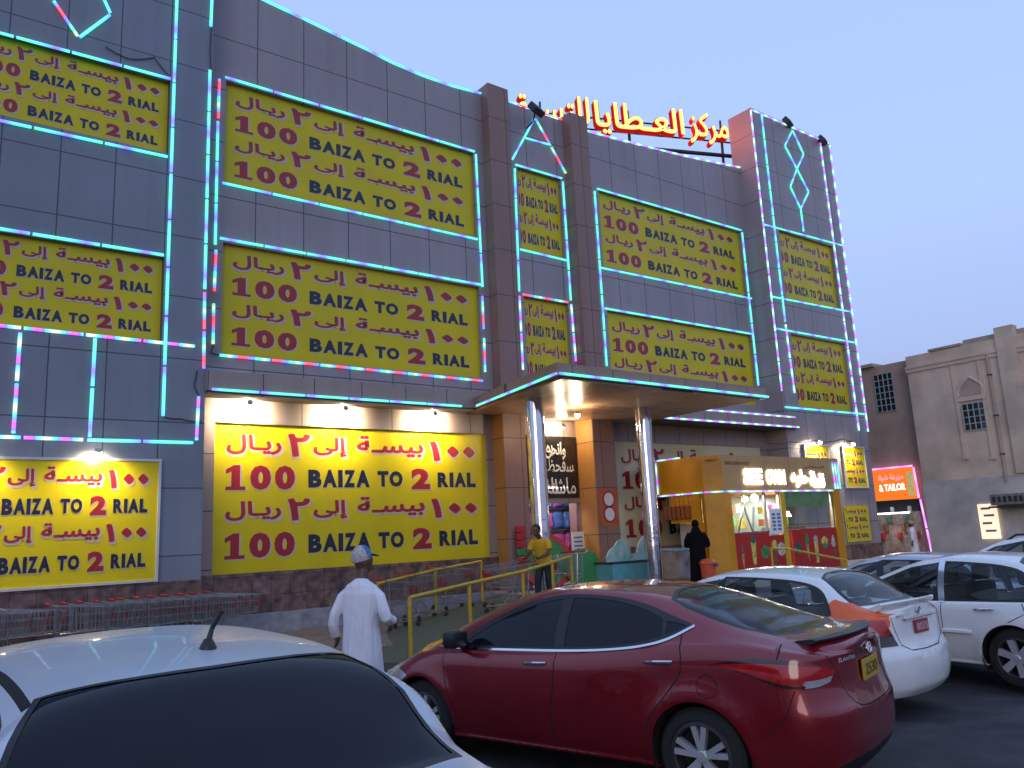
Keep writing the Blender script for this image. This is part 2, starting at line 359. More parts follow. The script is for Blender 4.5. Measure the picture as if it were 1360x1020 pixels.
mb = MB(); wall_y(mb, YM, 13.75, 16.2, 5.3, 14.97, [S_NT, S_NM]); mb.box(13.75, 16.2, YM+.3, 18.5, 5.3, 14.97); mb.build('narrow_bay', CLAD, mall)
mb = MB(); wall_y(mb, YM, 16.95, 25.5, 5.4, 13.4, [S_RT, S_RM])
mb.prism([(16.95, 14.87), (18.1, 14.93), (19.4, 15.03), (20.4, 15.1), (22.6, 15.3), (25.5, 15.62), (25.5, 13.4), (16.95, 13.4)], lambda a, b, d: (a, d, b), YM, 18.5)
mb.box(16.95, 25.5, YM+.3, 18.5, .4, 13.4); mb.build('right_bay', CLAD, mall)
mb = MB(); wall_y(mb, 18.1, 17.0, 25.4, .4, 5.4, [S_RL], dep=.08); mb.build('lower_wall', CLAD, mall)
mb = MB(); wall_y(mb, YT, 25.36, 30.78, .3, 17.82, [S_TT, S_TM]); mb.box(25.37, 30.77, YT+.3, 18.28, .3, 17.8)
mb.add([(25.36, YT, .3), (25.36, 18.3, .3), (25.36, 18.3, 17.82), (25.36, YT, 17.82)], [(0, 1, 2, 3)]); mb.add([(30.78, YT, .3), (30.78, 18.3, .3), (30.78, 18.3, 17.82), (30.78, YT, 17.82)], [(0, 1, 2, 3)])
mb.add([(25.36, YT, 17.82), (30.78, YT, 17.82), (30.78, 18.3, 17.82), (25.36, 18.3, 17.82)], [(0, 1, 2, 3)])
mb.build('tower', CLAD, mall)
for x0, x1 in ((13.0, 13.76), (16.2, 16.96)):
    mb = MB(); mb.box(x0, x1, 17.62, 18.9, 5.25, 15.12, b=.03); mb.build('column', BROWN, mall)
    if x0 > 15: x0, x1 = 16.3, 17.12
    mb = MB(); mb.box(x0, x1, 17.62, 18.9, .4, 5.25, 0); mb.build('column', [BROWN], mall)
# left cheeks of the door columns: orange lamp light painted on thin panels
mb = MB(); mb.box(16.285, 16.3, 17.64, 18.36, .42, 5.2); mb.build('lamplit_cheek', ORANGE, mall)
mb = MB(); mb.box(12.985, 13.0, 17.64, 18.1, .42, 5.2); mb.build('lamplit_cheek', ORANGE, mall)
mb = MB(); mb.box(-6, 5.04, YW-.03, YW+.4, .0, 1.3); mb.box(5.02, 13.0, 18.06, 18.4, .40, 1.34); mb.build('stone_plinth', STONE, mall)
mb = MB(); mb.box(16.97, 30.8, YT-.03, 18.3, .3, .95) if False else mb.box(25.33, 30.81, YT-.03, YT+.3, .2, .95); mb.build('stone_plinth', STONE, mall)
mb = MB(); mb.box(5.04, 12.98, 17.74, 18.2, 0, .46, b=.01); mb.build('concrete_base', CONC, mall)
mb = MB(); mb.box(5.02, 11.95, 17.36, 18.2, 5.22, 5.66); mb.box(5.03, 11.95, 17.42, 17.9, 5.16, 5.22); mb.build('ledge', TAUPE, mall)
mb = MB(); mb.box(18.5, 25.9, 16.98, 18.2, 5.2, 5.55); mb.box(18.5, 25.9, 17.1, 18.2, 5.55, 5.72); mb.build('ledge', TAUPE, mall)
mb = MB(); mb.box(-6, 30.7, 18.9, 40, 13.2, 13.4); mb.box(-6, 30.7, 39.8, 40, 0, 13.2); mb.box(-6, -5.8, 18.5, 40, 0, 13.2); mb.build('roof', DARK, mall)
# entrance canopy
CAN = [(12.0, 18.0), (11.1, 13.0), (18.65, 13.15), (18.5, 18.0)]
mb = MB(); mb.prism(CAN, lambda a, b, d: (a, b, d), 5.22, 5.50); mb.build('canopy', panel_mat('brown_fascia', (.30, .195, .155), 1.25, 2, .3, 4.4), mall)
SOFF = panel_mat('soffit_panel', (.50, .31, .205), 1.2, 1.2, .5, 0, rough=.3)
def _soff():
    for nd in SOFF.node_tree.nodes:
        if nd.type == 'SEPXYZ':
            for l in list(SOFF.node_tree.links):
                if l.from_socket == nd.outputs['Z']:
                    to = l.to_socket; SOFF.node_tree.links.remove(l); SOFF.node_tree.links.new(nd.outputs['Y'], to)
_soff()
ins = [(12.1, 17.9), (11.3, 13.12), (18.5, 13.27), (18.38, 17.9)]
mb = MB(); mb.prism(ins, lambda a, b, d: (a, b, d), 5.17, 5.22); mb.build('canopy_soffit', SOFF, mall)
for cx_, cy_ in ((12.35, 15.4), (16.3, 15.55)):
    mb = MB(); mb.lathe([(.0, .4), (.26, .4), (.26, .45), (.225, .48), (.223, 2.2), (.227, 2.2), (.227, 2.24), (.223, 2.24), (.223, 3.7), (.227, 3.7), (.227, 3.74), (.223, 3.74), (.22, 5.18)], (cx_, cy_, 0), n=48); mb.build('steel_column', CHROME, mall, smooth=True)
# the lit doorway
mb = MB()
INNER = mat('shop_interior', (.55, .5, .45), .6, noise=.15)
mb.add([(13.6, 18.61, .4), (17.6, 18.61, .4), (17.6, 20.6, .4), (13.6, 20.6, .4), (13.6, 18.6, 3.3), (17.6, 18.6, 3.3), (17.6, 20.6, 3.3), (13.6, 20.6, 3.3)], [(0, 1, 2, 3), (4, 5, 6, 7), (0, 4, 7, 3), (1, 2, 6, 5), (2, 3, 7, 6)])
mb.build('lobby', INNER, mall)
mb = MB(); mb.box(13.76, 16.3, 18.36, 18.5, 2.74, 2.9); mb.build('door_header', TAUPE, mall)
mb = MB(); mb.box(13.76, 16.3, 18.42, 18.6, 2.9, 5.25); mb.build('door_header', TAUPE, mall)
mb = MB()
for x in (13.8, 15.05, 16.22): mb.box(x-.03, x+.03, 18.4, 18.46, .4, 2.74)
mb.build('door_frame', STEEL, mall)
mb = MB(); mb.box(14.6, 16.4, 18.75, 18.85, 3.2, 3.25); mb.build('ceiling_light', mat('tube_light', (1, 1, 1), emit=(.85, .95, 1), estr=9), mall)

# ---------------------------------------------------------------- light tubes on the front
def L_(Y, pts, m, ph=0, r=.034): return led(mall, [at_y(x, y, Y) for x, y in pts], m, r, ph=ph)
yw = YW-.04; ym = YM-.04; yt = YT-.04
for pts, m in [
    ([(237, -60), (216.5, 554)], LED_A), ([(284, -60), (280, 36)], LED_A), ([(279, 92), (272, 385)], LED_A), ([(271.8, 387), (270.6, 491)], LED_C),
    ([(-60, 27.5), (228, 105)], LED_A), ([(-60, 147), (224, 208.5)], LED_A), ([(-60, 294), (219, 339)], LED_A),
    ([(-60, 426), (260, 460)], LED_B), ([(27, 440), (17.6, 577)], LED_B), ([(126.5, 448), (119, 582)], LED_A),
    ([(-60, 578), (112, 584)], LED_B), ([(114, 584.2), (258, 588)], LED_A), ([(264, 525), (261, 586)], LED_B),
    ([(52, -32), (70.6, 0), (104, 49)], LED_C), ([(105, 50), (147, 19)], LED_A), ([(147, 18), (118, -45)], LED_A)]: L_(yw, pts, m, rnd.random())
for pts, m in [
    ([(291.5, 104), (289.8, 158)], LED_C), ([(289.5, 160), (285.8, 326)], LED_A), ([(287, 331), (284.5, 388)], LED_C), ([(283.9, 402), (283, 458)], LED_C),
    ([(298, 102), (631, 201.5)], LED_A), ([(294, 242.4), (635, 318)], LED_A), ([(291, 316), (641, 378.5)], LED_A), ([(290.5, 471.5), (642, 506)], LED_C),
    ([(632, 204), (641, 382)], LED_A), ([(640.5, 392), (642.6, 438)], LED_C), ([(643, 448), (644.5, 495)], LED_C),
    ([(710.3, 157), (680.2, 212.4)], LED_A), ([(711, 157), (752, 231)], LED_C), ([(697, 183), (729.5, 192)], LED_A),
    ([(684, 218.5), (747, 237)], LED_A), ([(683.6, 223), (689.7, 388)], LED_A), ([(689.9, 392), (694.7, 492)], LED_B), ([(747.5, 240), (758.3, 400)], LED_A), ([(758.6, 403), (765, 481)], LED_B),
    ([(690.5, 331), (753.5, 346)], LED_A), ([(694, 391), (755, 401.5)], LED_C),
    ([(789.7, 253), (806, 487)], LED_A), ([(792.6, 250.4), (985.3, 306)], LED_A), ([(985.6, 308), (1007.5, 513)], LED_A), ([(798, 355.6), (998.5, 396.5)], LED_A), ([(803, 409.5), (998.5, 443.5)], LED_A)]: L_(ym, pts, m, rnd.random())
for pts, m in [
    ([(997, 146), (1038.5, 520)], LED_B), ([(1011.5, 152), (1043, 428)], LED_A), ([(1043.3, 430), (1055.6, 523)], LED_B), ([(997, 145), (1101, 190.5)], LED_B), ([(1089.4, 189), (1141.2, 573)], LED_B), ([(1101.8, 192), (1153.2, 574)], LED_B),
    ([(1014.4, 298), (1119, 326)], LED_A), ([(1023, 393.5), (1132, 414.5)], LED_A), ([(1029, 436), (1135, 455)], LED_A), ([(1042.4, 540.6), (1148, 550)], LED_A),
    ([(1052.6, 173), (1042.4, 193.5), (1058.5, 224.4), (1074, 255), (1063.5, 277.4)], LED_A), ([(1052.6, 173), (1067.4, 205), (1058.5, 224.4), (1049.7, 248), (1063.5, 277.4), (1067.4, 308)], LED_A)]: L_(yt, pts, m, rnd.random())
led(mall, [(a, YM-.03, b+.03) for a, b in curve], LED_A, .035); led(mall, [(13.75, YM-.03, 14.99), (16.2, YM-.03, 15.0)], LED_C, .03)
led(mall, [(a, YM-.03, b+.03) for a, b in [(16.95, 14.87), (18.1, 14.93), (19.4, 15.03), (20.4, 15.1), (22.6, 15.3), (25.4, 15.61)]], LED_B, .035)
L_(17.9, [(272, 493.5), (335, 499.5)], LED_B)
led(mall, [(5.1, 17.33, 5.24), (11.5, 17.33, 5.24)], LED_A, .03)
led(mall, [(11.85, 17.2, 5.25), (11.07, 12.97, 5.25)], LED_A, .03, ph=.3); led(mall, [(11.1, 12.95, 5.25), (18.68, 13.1, 5.25)], LED_A, .03)
led(mall, [(18.7, 13.2, 5.25), (18.64, 15.2, 5.25)], LED_A, .03); 
led(mall, [(18.7, 16.95, 5.24), (25.8, 16.95, 5.24)], LED_B, .03); led(mall, [(18.9, 17.06, 5.62), (25.8, 17.06, 5.62)], LED_B, .03)

def cable(pts, Y):
    a = [at_y(x, y, Y) for x, y in pts]; P = []
    for i in range(len(a)-1):
        for k in range(8): s_ = k/8; P.append(a[i].lerp(a[i+1], s_)-Vector((0, 0, .18*(a[i+1]-a[i]).length*s_*(1-s_))))
    P.append(a[-1]); mb = MB(); mb.tube(P, .012, 5); mb.build('cable', DARK, mall)
cable([(140, 62), (172, 78), (205, 76), (224, 100)], YW-.03); cable([(281, 36), (279, 64), (280, 92)], YW-.03); cable([(262, 492), (258, 512), (264, 525)], YW-.03)
cable([(268, 560), (240, 556), (218, 554)], YW-.03); cable([(1018, 588), (1050, 586), (1083, 585), (1120, 583), (1136, 586)], YT-.04); cable([(284, 458), (280, 468), (291, 471)], YM-.03)

# ---------------------------------------------------------------- banners
def LAY():
    out = []
    for v0, ar, ha, dv in ((.549, (.79, .93), .0, 0), (.094, (.345, .475), .0, 0)):
        lo = v0
        out += [('r', A_RIAL, (.038, .211, ar[0], ar[1])), ('r', A_TWO, (.232, .307, ar[0]-.01, ar[1]+.015)), ('r', A_ILA, (.318, .435, ar[0]-.005, ar[1])),
                ('r', A_BAISA, (.472, .731, ar[0]+.005, ar[1]+.02)), ('r', A_ONE, (.757, .8, ar[0]-.02, ar[1])), ('r', A_ZERO, (.829, .952, ar[0]+.01, ar[1]-.035)),
                ('1', '', (.038, .098, lo, lo+.168)), ('r', '0', (.112, .178, lo, lo+.168)), ('r', '0', (.19, .256, lo, lo+.168)),
                ('k', 'BAIZA', (.301, .519, lo+.015, lo+.142)), ('k', 'TO', (.548, .645, lo+.02, lo+.138)), ('r', '2', (.68, .755, lo, lo+.16)), ('k', 'RIAL', (.787, .951, lo+.014, lo+.132))]
    return out
LAYOUT = LAY()
def banner(rect, y, label, crop=0., board=None, rows=None, frame=False, lower=0.):
    """crop: the sheet is cut off at the left, so the layout starts before the board does"""
    x0, x1, z0, z1 = rect
    t = thing('banner_sign', label, 'shop sign', ((x0+x1)/2, y, z0), 'yellow price banners on the shopping centre')
    mb = MB(); mb.box(x0, x1, y, y+.04, z0, z1)
    mb.build('board', board or YELL, t)
    if frame:
        mb = MB(); e = .05
        for a in ((x0-e, x0, z0-e, z1+e), (x1, x1+e, z0-e, z1+e), (x0, x1, z1, z1+e), (x0, x1, z0-e, z0)): mb.box(a[0], a[1], y-.03, y+.04, a[2], a[3])
        mb.build('frame', mat('pale_frame', (.5, .5, .48), .4, noise=.1) if 'pale_frame' not in bpy.data.materials else bpy.data.materials['pale_frame'], t)
    lx0 = x0-(x1-x0)*crop/(1-crop); Wd = x1-lx0; H = z1-z0
    fn = lambda u, v, d: (lx0+u*Wd, y-d, z0+(lower+v)*H)
    fr = lambda u, v, d: (lx0+u*Wd+.018, y-d, z0+(lower+v)*H-.022)
    for k, s, bx in LAYOUT:
        if lower+bx[2] < 0 or (crop and lx0+bx[1]*Wd < x0+.02): continue
        w = MB(); col = RED if k in 'r1' else INK
        if k == '1':
            f2 = lambda a, b, d: fn(bx[0]+a/.86*(bx[1]-bx[0]), bx[2]+b*(bx[3]-bx[2]), d)
            w.add([f2(a, b, .006) for a, b in ONE_POLY], [tuple(range(len(ONE_POLY)))], 0)
            w.add([f2(a+(.05 if a > .3 else -.05)+.03, b+(.03 if b > .5 else -.03)-.02, .003) for a, b in ONE_POLY], [tuple(range(len(ONE_POLY)))], 1)
        else:
            lat = ord(s[0]) < 128; bold = .058; bits = [(s, bx)]
            if not lat:
                put_fat(w, s, bx, fn, .006, .03, 0); e_ = .012; put_fat(w, s, (bx[0]-e_*.5, bx[1]+e_*.6, bx[2]-e_*1.2, bx[3]+e_*.6), fr, .003, .05, 1, 6); bits = []
            if lat and len(s) > 1:
                wd = {'B': .70, 'A': .78, 'I': .26, 'Z': .64, 'T': .66, 'O': .80, 'R': .72, 'L': .60}; g_ = .06
                tot = sum(wd[c_] for c_ in s)+g_*(len(s)-1); u = bx[0]; bits = []
                for c_ in s:
                    w_ = wd[c_]/tot*(bx[1]-bx[0]); bits.append((c_, (u, u+w_, bx[2], bx[3]))); u += w_+g_/tot*(bx[1]-bx[0])
            for c_, b_ in bits:
                put(w, c_, b_, fn, .006, bold, mi=0)
                if k == 'r': put(w, c_, b_, fr, .003, bold, .022, mi=1)
                else: put(w, c_, b_, lambda u, v, d: (lx0+u*Wd+.014, y-d, z0+(lower+v)*H-.018), .003, bold, .006, mi=1)
        me = bpy.data.meshes.new('lettering'); me.from_pydata(w.v, [], w.f); me.materials.append(col); me.materials.append(EDGE); me.polygons.foreach_set('material_index', w.mi)
        bm = bmesh.new(); bm.from_mesh(me)
        for co, no in (((x0, 0, 0), (-1, 0, 0)), ((0, 0, z0), (0, 0, -1))):
            bmesh.ops.bisect_plane(bm, geom=bm.verts[:]+bm.edges[:]+bm.faces[:], plane_co=co, plane_no=no, clear_outer=True)
        bm.to_mesh(me); bm.free(); link('lettering', me, t)
    return t
dp = .13
banner(S_WT, YW+dp, 'yellow price banner at the top left, under the cut off diamond of light tubes')
banner(S_WM, YW+dp, 'yellow banner on the left wing middle storey, above the empty boxes of light tubes')
banner(S_WL, YW-.06, 'lamp-lit yellow banner at street level on the left wing, above the shopping carts', frame=True)
banner(S_MT, YM+dp, 'large yellow price banner on the top storey left of the brown columns')
banner(S_MM, YM+dp, 'large yellow banner left of the brown columns on the middle storey, above the lit ledge')
banner(S_ML, 18.17, 'brightly lamp-lit large yellow price banner at street level behind the man in white')
banner(S_NT, YM+dp, 'narrow squeezed yellow banner between the two brown columns, under the letter A of light tubes', crop=.1)
banner(S_NM, YM+dp, 'narrow squeezed yellow banner between the two brown columns, just above the entrance canopy', crop=.1)
banner(S_RT, YM+dp, 'yellow price banner on the top storey between the brown columns and the right tower')
banner(S_RM, YM+dp, 'yellow price banner cut off by the canopy, between the brown columns and the right tower', lower=-.03)
banner(S_RL, 18.15, 'price banner, painted light-washed cream, behind the right steel column, beside the yellow kiosk', board=CREAM)
banner(S_TT, YT+dp, 'narrow yellow banner on the top storey of the right tower, below the chain of diamonds', crop=.1)
banner(S_TM, YT+dp, 'narrow yellow banner on the middle storey of the right tower, above the two lamps', crop=.1)
banner((26.25, 27.75, 2.6, 4.62), YT-.07, 'half hidden yellow banner under the left lamp over the kiosk roof', crop=.5, frame=True)
banner((28.75, 30.2, 3.1, 4.62), YT-.07, 'small yellow banner under the right lamp beside the kiosk light tubes', crop=.5, frame=True)
banner((28.4, 30.0, 1.05, 2.38), YT-.07, 'small yellow banner low on the right tower beside the kiosk end post', crop=.5)

# ---------------------------------------------------------------- lamps on the front
def floodlight(loc, aim, label, power, spot=110, size=.1, group='lit lamps on the shopping centre', lens=.085, col=(1, .80, .52)):
    t = thing('floodlight', label, 'lamp', loc, group, local=True)
    d = (Vector(aim)-Vector(loc)).normalized(); q = d.to_track_quat('-Z', 'Y')
    mb = MB(); mb.lathe([(0, .05), (.03, .05), (lens*.8, .01), (lens*.85, -.015), (lens*.7, -.015)], n=20)
    h = mb.build('housing', LAMPH, t, smooth=True); h.rotation_euler = q.to_euler()
    bm = bmesh.new(); bmesh.ops.create_uvsphere(bm, u_segments=16, v_segments=10, radius=lens*.85, matrix=Matrix.Translation((0, 0, -.045))); mb = MB(); mb.bm(bm); l = mb.build('lens', LAMPGLOW, t, smooth=True); l.rotation_euler = q.to_euler()
    ld = bpy.data.lights.new('lamp_light', 'SPOT' if spot < 180 else 'POINT'); ld.energy = power; ld.color = col; ld.shadow_soft_size = size
    if spot < 180: ld.spot_size = R_(spot); ld.spot_blend = .7
    o = bpy.data.objects.new('lamp_light', ld); COL.objects.link(o); o.parent = t; o.location = d*.06; o.rotation_euler = q.to_euler()
    return t
for k, x in enumerate((6.05, 8.35, 10.85)):
    floodlight((x, 17.62, 5.06), (x, 18.1, 4.95), ('lit lamp under the ledge nearest the left wing', 'middle lit lamp under the ledge over the big bright banner', 'lit lamp under the ledge nearest the entrance canopy')[k], 1500, 155)
for k, x in enumerate((.9, 2.95)):
    floodlight((x, 17.1, 3.85), (x, 17.45, 3.3), ('lit lamp over the street level banner at the left edge of the photo', 'lit lamp over the right half of the street level banner on the left wing')[k], 430, 155)
for k, x in enumerate((26.75, 28.95)):
    floodlight((x, 16.75, 4.75), (x, 17.2, 4.2), ('lit lamp on the right tower nearer the canopy, above the kiosk roof', 'lit lamp on the right tower nearer the beige building')[k], 430, 155)
floodlight((15.45, 17.95, 5.0), (15.5, 18.42, 4.75), 'lit lamp over the black calligraphy board in the entrance', 190, 200)
floodlight((14.2, 15.9, 4.98), (14.2, 16.4, 2), 'lit lamp set in the canopy ceiling in front of the entrance', 170, 200, .1)
for (px_, py_, Y_, lab) in ((712, 146, 17.5, 'dark unlit floodlight on the roof edge above the letter A of light tubes'), (1046, 163, 17.15, 'dark unlit floodlight on the roof edge of the right tower above the diamonds'), (1092, 187, 17.15, 'dark unlit floodlight at the right corner of the tower roof')):
    p = at_y(px_, py_, Y_); t = thing('floodlight', lab, 'lamp', p, 'unlit floodlights on the roof edge', local=True)
    mb = MB(); mb.box(-.27, .27, -.12, .1, -.16, .16, b=.03); h = mb.build('housing', DARK, t); h.rotation_euler = (R_(-35), 0, R_(20))
    mb = MB(); mb.tube([(0, .05, 0), (0, .15, -.3), (0, .5, -.38)], .025); mb.build('bracket', DARK, t)

# ---------------------------------------------------------------- roof sign
NEON = mat('neon_outline', (1, .8, .2), emit=(1, .58, .10), estr=2.2)
SRED = mat('sign_red', (.42, .008, .01), .35, noise=.1, emit=(.7, .02, .01), estr=.35)
t = thing('roof_sign', 'red Arabic letters with glowing yellow outlines on a steel frame above the roof', 'roof sign', (21, 19.5, 15))
SE = Vector((.93, -.36, 0)).normalized(); SN = Vector((-SE.y*-1, -SE.x, 0)); SN = Vector((SE.y, -SE.x, 0))
SP = at_y(966, 170, 18.9)
def at_s(x, y):          # where a sight line meets the plane of the roof sign, as (along, height)
    d = ray(x, y); o = Vector((0, 0, EYE)); k = (SP-o).dot(SN)/d.dot(SN); q = o+d*k; return (q-SP).dot(SE), q.z
fnS = lambda u, v, d: tuple(Vector((SP.x, SP.y, 0))+SE*u+SN*d+Vector((0, 0, v)))
WORDS = [('\uFEB0\uFEDB\uFEAE\uFEE3', (913, 966), (148, 156), (192, 196)), ('\uFE8E\uFEF3\uFE8E\uFEC4\u0640\uFECC\uFEDF\uFE8D', (788, 907), (135, 147), (182, 186)),
         ('\uFED5\uFEEE\uFEB4\uFE98\uFEE0\uFEDF', (673, 782), (119, 132), (172, 176))]
for s, (a, b), tp, bt in WORDS:
    xm = (a+b)/2; tm, bm_ = sum(tp)/2, sum(bt)/2
    bx = (at_s(a, (tp[0]+bt[0])/2)[0], at_s(b, (tp[1]+bt[1])/2)[0], at_s(xm, bm_)[1], at_s(xm, tm)[1])
    wr_ = MB(); wn_ = MB()
    for k in range(3): put_fat(wr_, s, (bx[0]-.025*k, bx[1]-.025*k, bx[2]-.05*k, bx[3]-.05*k), fnS, .06-.04*k, .03, 0, 5)
    put_fat(wr_, s, bx, fnS, .10, .035, 0, 6); put_fat(wn_, s, (bx[0]+.02, bx[1]-.02, bx[2]+.02, bx[3]-.02), fnS, .13, .012, 0, 4)
    wr_.build('red_letters', SRED, t); wn_.build('neon_edge', NEON, t)
def sp(u, z, d=-.25): return fnS(u, z, d)
mb = MB(); zb = at_s(940, 190)[1]
for z in (zb+.75, zb+.25): mb.tube([sp(-9, z), sp(.3, z)], .04, 6)
mb.tube([sp(-5.2, zb-.35), sp(.3, zb-.35)], .09, 6)
for u in (-8, -4.3, -.15):
    mb.tube([sp(u-.15, 13.4), sp(u, zb+1.2)], .045, 6); mb.tube([sp(u+.25, 13.4, -.8), sp(u, zb+.6)], .045, 6)
mb.build('steel_frame', DARK, t)
ld = bpy.data.lights.new('sign_glow', 'AREA'); ld.shape = 'RECTANGLE'; ld.size = 5; ld.size_y = 1.0; ld.energy = 130; ld.color = (1, .16, .05)
o = bpy.data.objects.new('sign_glow', ld); COL.objects.link(o); o.parent = t; o.matrix_parent_inverse = INV[t.name]; o.location = sp(-2.2, zb+.6, .2); o.rotation_euler = Vector((.75, -.66, 0)).to_track_quat('-Z', 'Y').to_euler()

# calligraphy board over the door, stickers on the column
t = thing('calligraphy_board', 'black board with white Arabic calligraphy over the entrance door', 'sign', (15, 18.35, 3.6))
mb = MB(); mb.box(13.8, 16.24, 18.33, 18.4, 2.9, 4.72); mb.build('board', BLACK, t)
WL = mat('white_lettering', (.75, .72, .68), .4, noise=.05)
mb = MB(); fb = lambda u, v, d: (u, 18.33-d, v)
put(mb, '\uFEE6\uFEE3\uFE91', (14.75, 15.3, 4.1, 4.5), fb, .005, .012); put(mb, '\uFEE6\uFEA4\uFEE7\uFE8D\uFEED', (15.0, 15.8, 4.05, 4.55), fb, .006, .022); put(mb, '\uFE94\uFED7\uFEC6\uFEA4\uFED3\uFEB4', (14.7, 16.12, 3.66, 4.1), fb, .007, .008)
put(mb, '\uFEE1\uFEFC\uFEB3', (14.7, 15.3, 2.98, 3.5), fb, .004, .006); put(mb, '\uFE80\uFE8E\uFEB7\uFE8E\uFEE3', (14.95, 16.12, 2.98, 3.5), fb, .005, .01); put(mb, '\uFEEA\uFEE0\uFEDF\uFE8D', (14.65, 15.4, 3.02, 3.45), fb, .006, .012)
mb.build('calligraphy', WL, t)
t = thing('round_label_poster', 'red and orange poster with two round white labels on the brown door column', 'poster', (16.6, 17.6, 2.5))
mb = MB(); mb.box(16.38, 17.08, 17.60, 17.618, 2.03, 3.1); mb.build('sheet', mat('red_orange_sheet', (.42, .16, .03), .4, col2=(.5, .04, .03), nscale=2), t)
WR = mat('white_label', (.7, .7, .75), .4, noise=.1)
for z in (2.8, 2.36):
    mb = MB(); mb.lathe([(0, -.007), (.19, -.007), (.19, 0), (.235, 0)], (16.73, 17.593, z), 'Y', 28, 0); mb.build('round_label', [WR], t)
    mb = MB(); mb.lathe([(.195, -.008), (.24, -.008), (.24, .0)], (16.73, 17.592, z), 'Y', 28); mb.build('label_rim', RED, t)
# ================================================================ kiosk
KO = mat('kiosk_orange_panel', (.60, .255, .006), .4, noise=.15, nscale=2)
KF = panel_mat('kiosk_fascia', (.47, .29, .12), 1.25, 2.0, 18.3, 1.9, rough=.4, line=.006)
KY = mat('kiosk_yellow_post', (.62, .36, .02), .4, noise=.1)
KR = mat('kiosk_red_panel', (.42, .015, .015), .35, noise=.1)
SIGNW = mat('backlit_white_letters', (1, 1, 1), emit=(.95, .97, 1), estr=5)
GLASS = bpy.data.materials.new('window_glass'); GLASS.use_nodes = True
def _gl(m, tint, ior=1.45):
    n = m.node_tree.nodes; L = m.node_tree.links; n.remove(n['Principled BSDF'])
    tr = n.new('ShaderNodeBsdfTransparent'); tr.inputs[0].default_value = (*tint, 1); gl = n.new('ShaderNodeBsdfGlossy'); gl.inputs['Roughness'].default_value = .02
    lw = n.new('ShaderNodeFresnel'); lw.inputs['IOR'].default_value = ior
    ge = n.new('ShaderNodeNewGeometry'); iv = n.new('ShaderNodeMath'); iv.operation = 'MULTIPLY_ADD'; iv.inputs[1].default_value = -1; iv.inputs[2].default_value = 1; L.new(ge.outputs['Backfacing'], iv.inputs[0])
    fm = n.new('ShaderNodeMath'); fm.operation = 'MULTIPLY'; L.new(lw.outputs[0], fm.inputs[0]); L.new(iv.outputs[0], fm.inputs[1])
    ms = n.new('ShaderNodeMixShader'); L.new(fm.outputs[0], ms.inputs[0]); L.new(tr.outputs[0], ms.inputs[1]); L.new(gl.outputs[0], ms.inputs[2]); L.new(ms.outputs[0], n['Material Output'].inputs[0])
_gl(GLASS, (.85, .9, .88))
kx0, kx1, ky, kyb = 18.35, 24.75, 15.0, 17.1
ks = thing('food_kiosk', 'orange and yellow food kiosk with glowing white sign letters and windows over red picture panels', 'kiosk', (21.5, 15, .4))
mb = MB(); mb.prism([(kx0+.45, ky), (kx1, ky), (kx1, ky+.3), (kx0+.45, ky+.3)], lambda a, b, d: (a, b, d), 2.86, 3.88); mb.build('fascia', KF, ks)
mb = MB(); mb.prism([(kx0, ky+.35), (kx0+.45, ky), (kx0+.45, ky+.3), (kx0+.3, ky+.4), (kx0+.3, kyb), (kx0, kyb)], lambda a, b, d: (a, b, d), 2.86, 3.88); mb.build('side_fascia', KO, ks)
mb = MB(); mb.box(kx0+.05, kx1-.05, ky+.05, 17.95, 3.74, 3.8); mb.box(kx0+.3, kx1-.05, ky+.31, kyb, 2.82, 2.86); mb.build('roof', KO, ks)
mb = MB(); mb.prism([(kx0+.05, ky+.4), (kx0+.5, ky+.05), (kx0+.8, ky+.05), (kx0+.8, ky+.12), (kx0+.15, ky+.6)], lambda a, b, d: (a, b, d), .4, 2.86); mb.build('corner_post', KO, ks)
mb = MB(); mb.box(kx0+.06, kx0+.14, ky+.6, ky+1.75, 2.0, 2.86); mb.box(kx0+.06, kx0+.14, ky+.5, ky+.75, .4, 2.0); mb.build('side_panel', KO, ks)
for a, b in ((21.45, 21.68), (24.3, 24.7)):
    mb = MB(); mb.box(a, b, ky+.02, ky+.2, .4, 2.86); mb.build('post', KY if a < 22 else KO, ks)
PICW = mat('poster_ice', (.6, .55, .5), .4, noise=.3, nscale=9)
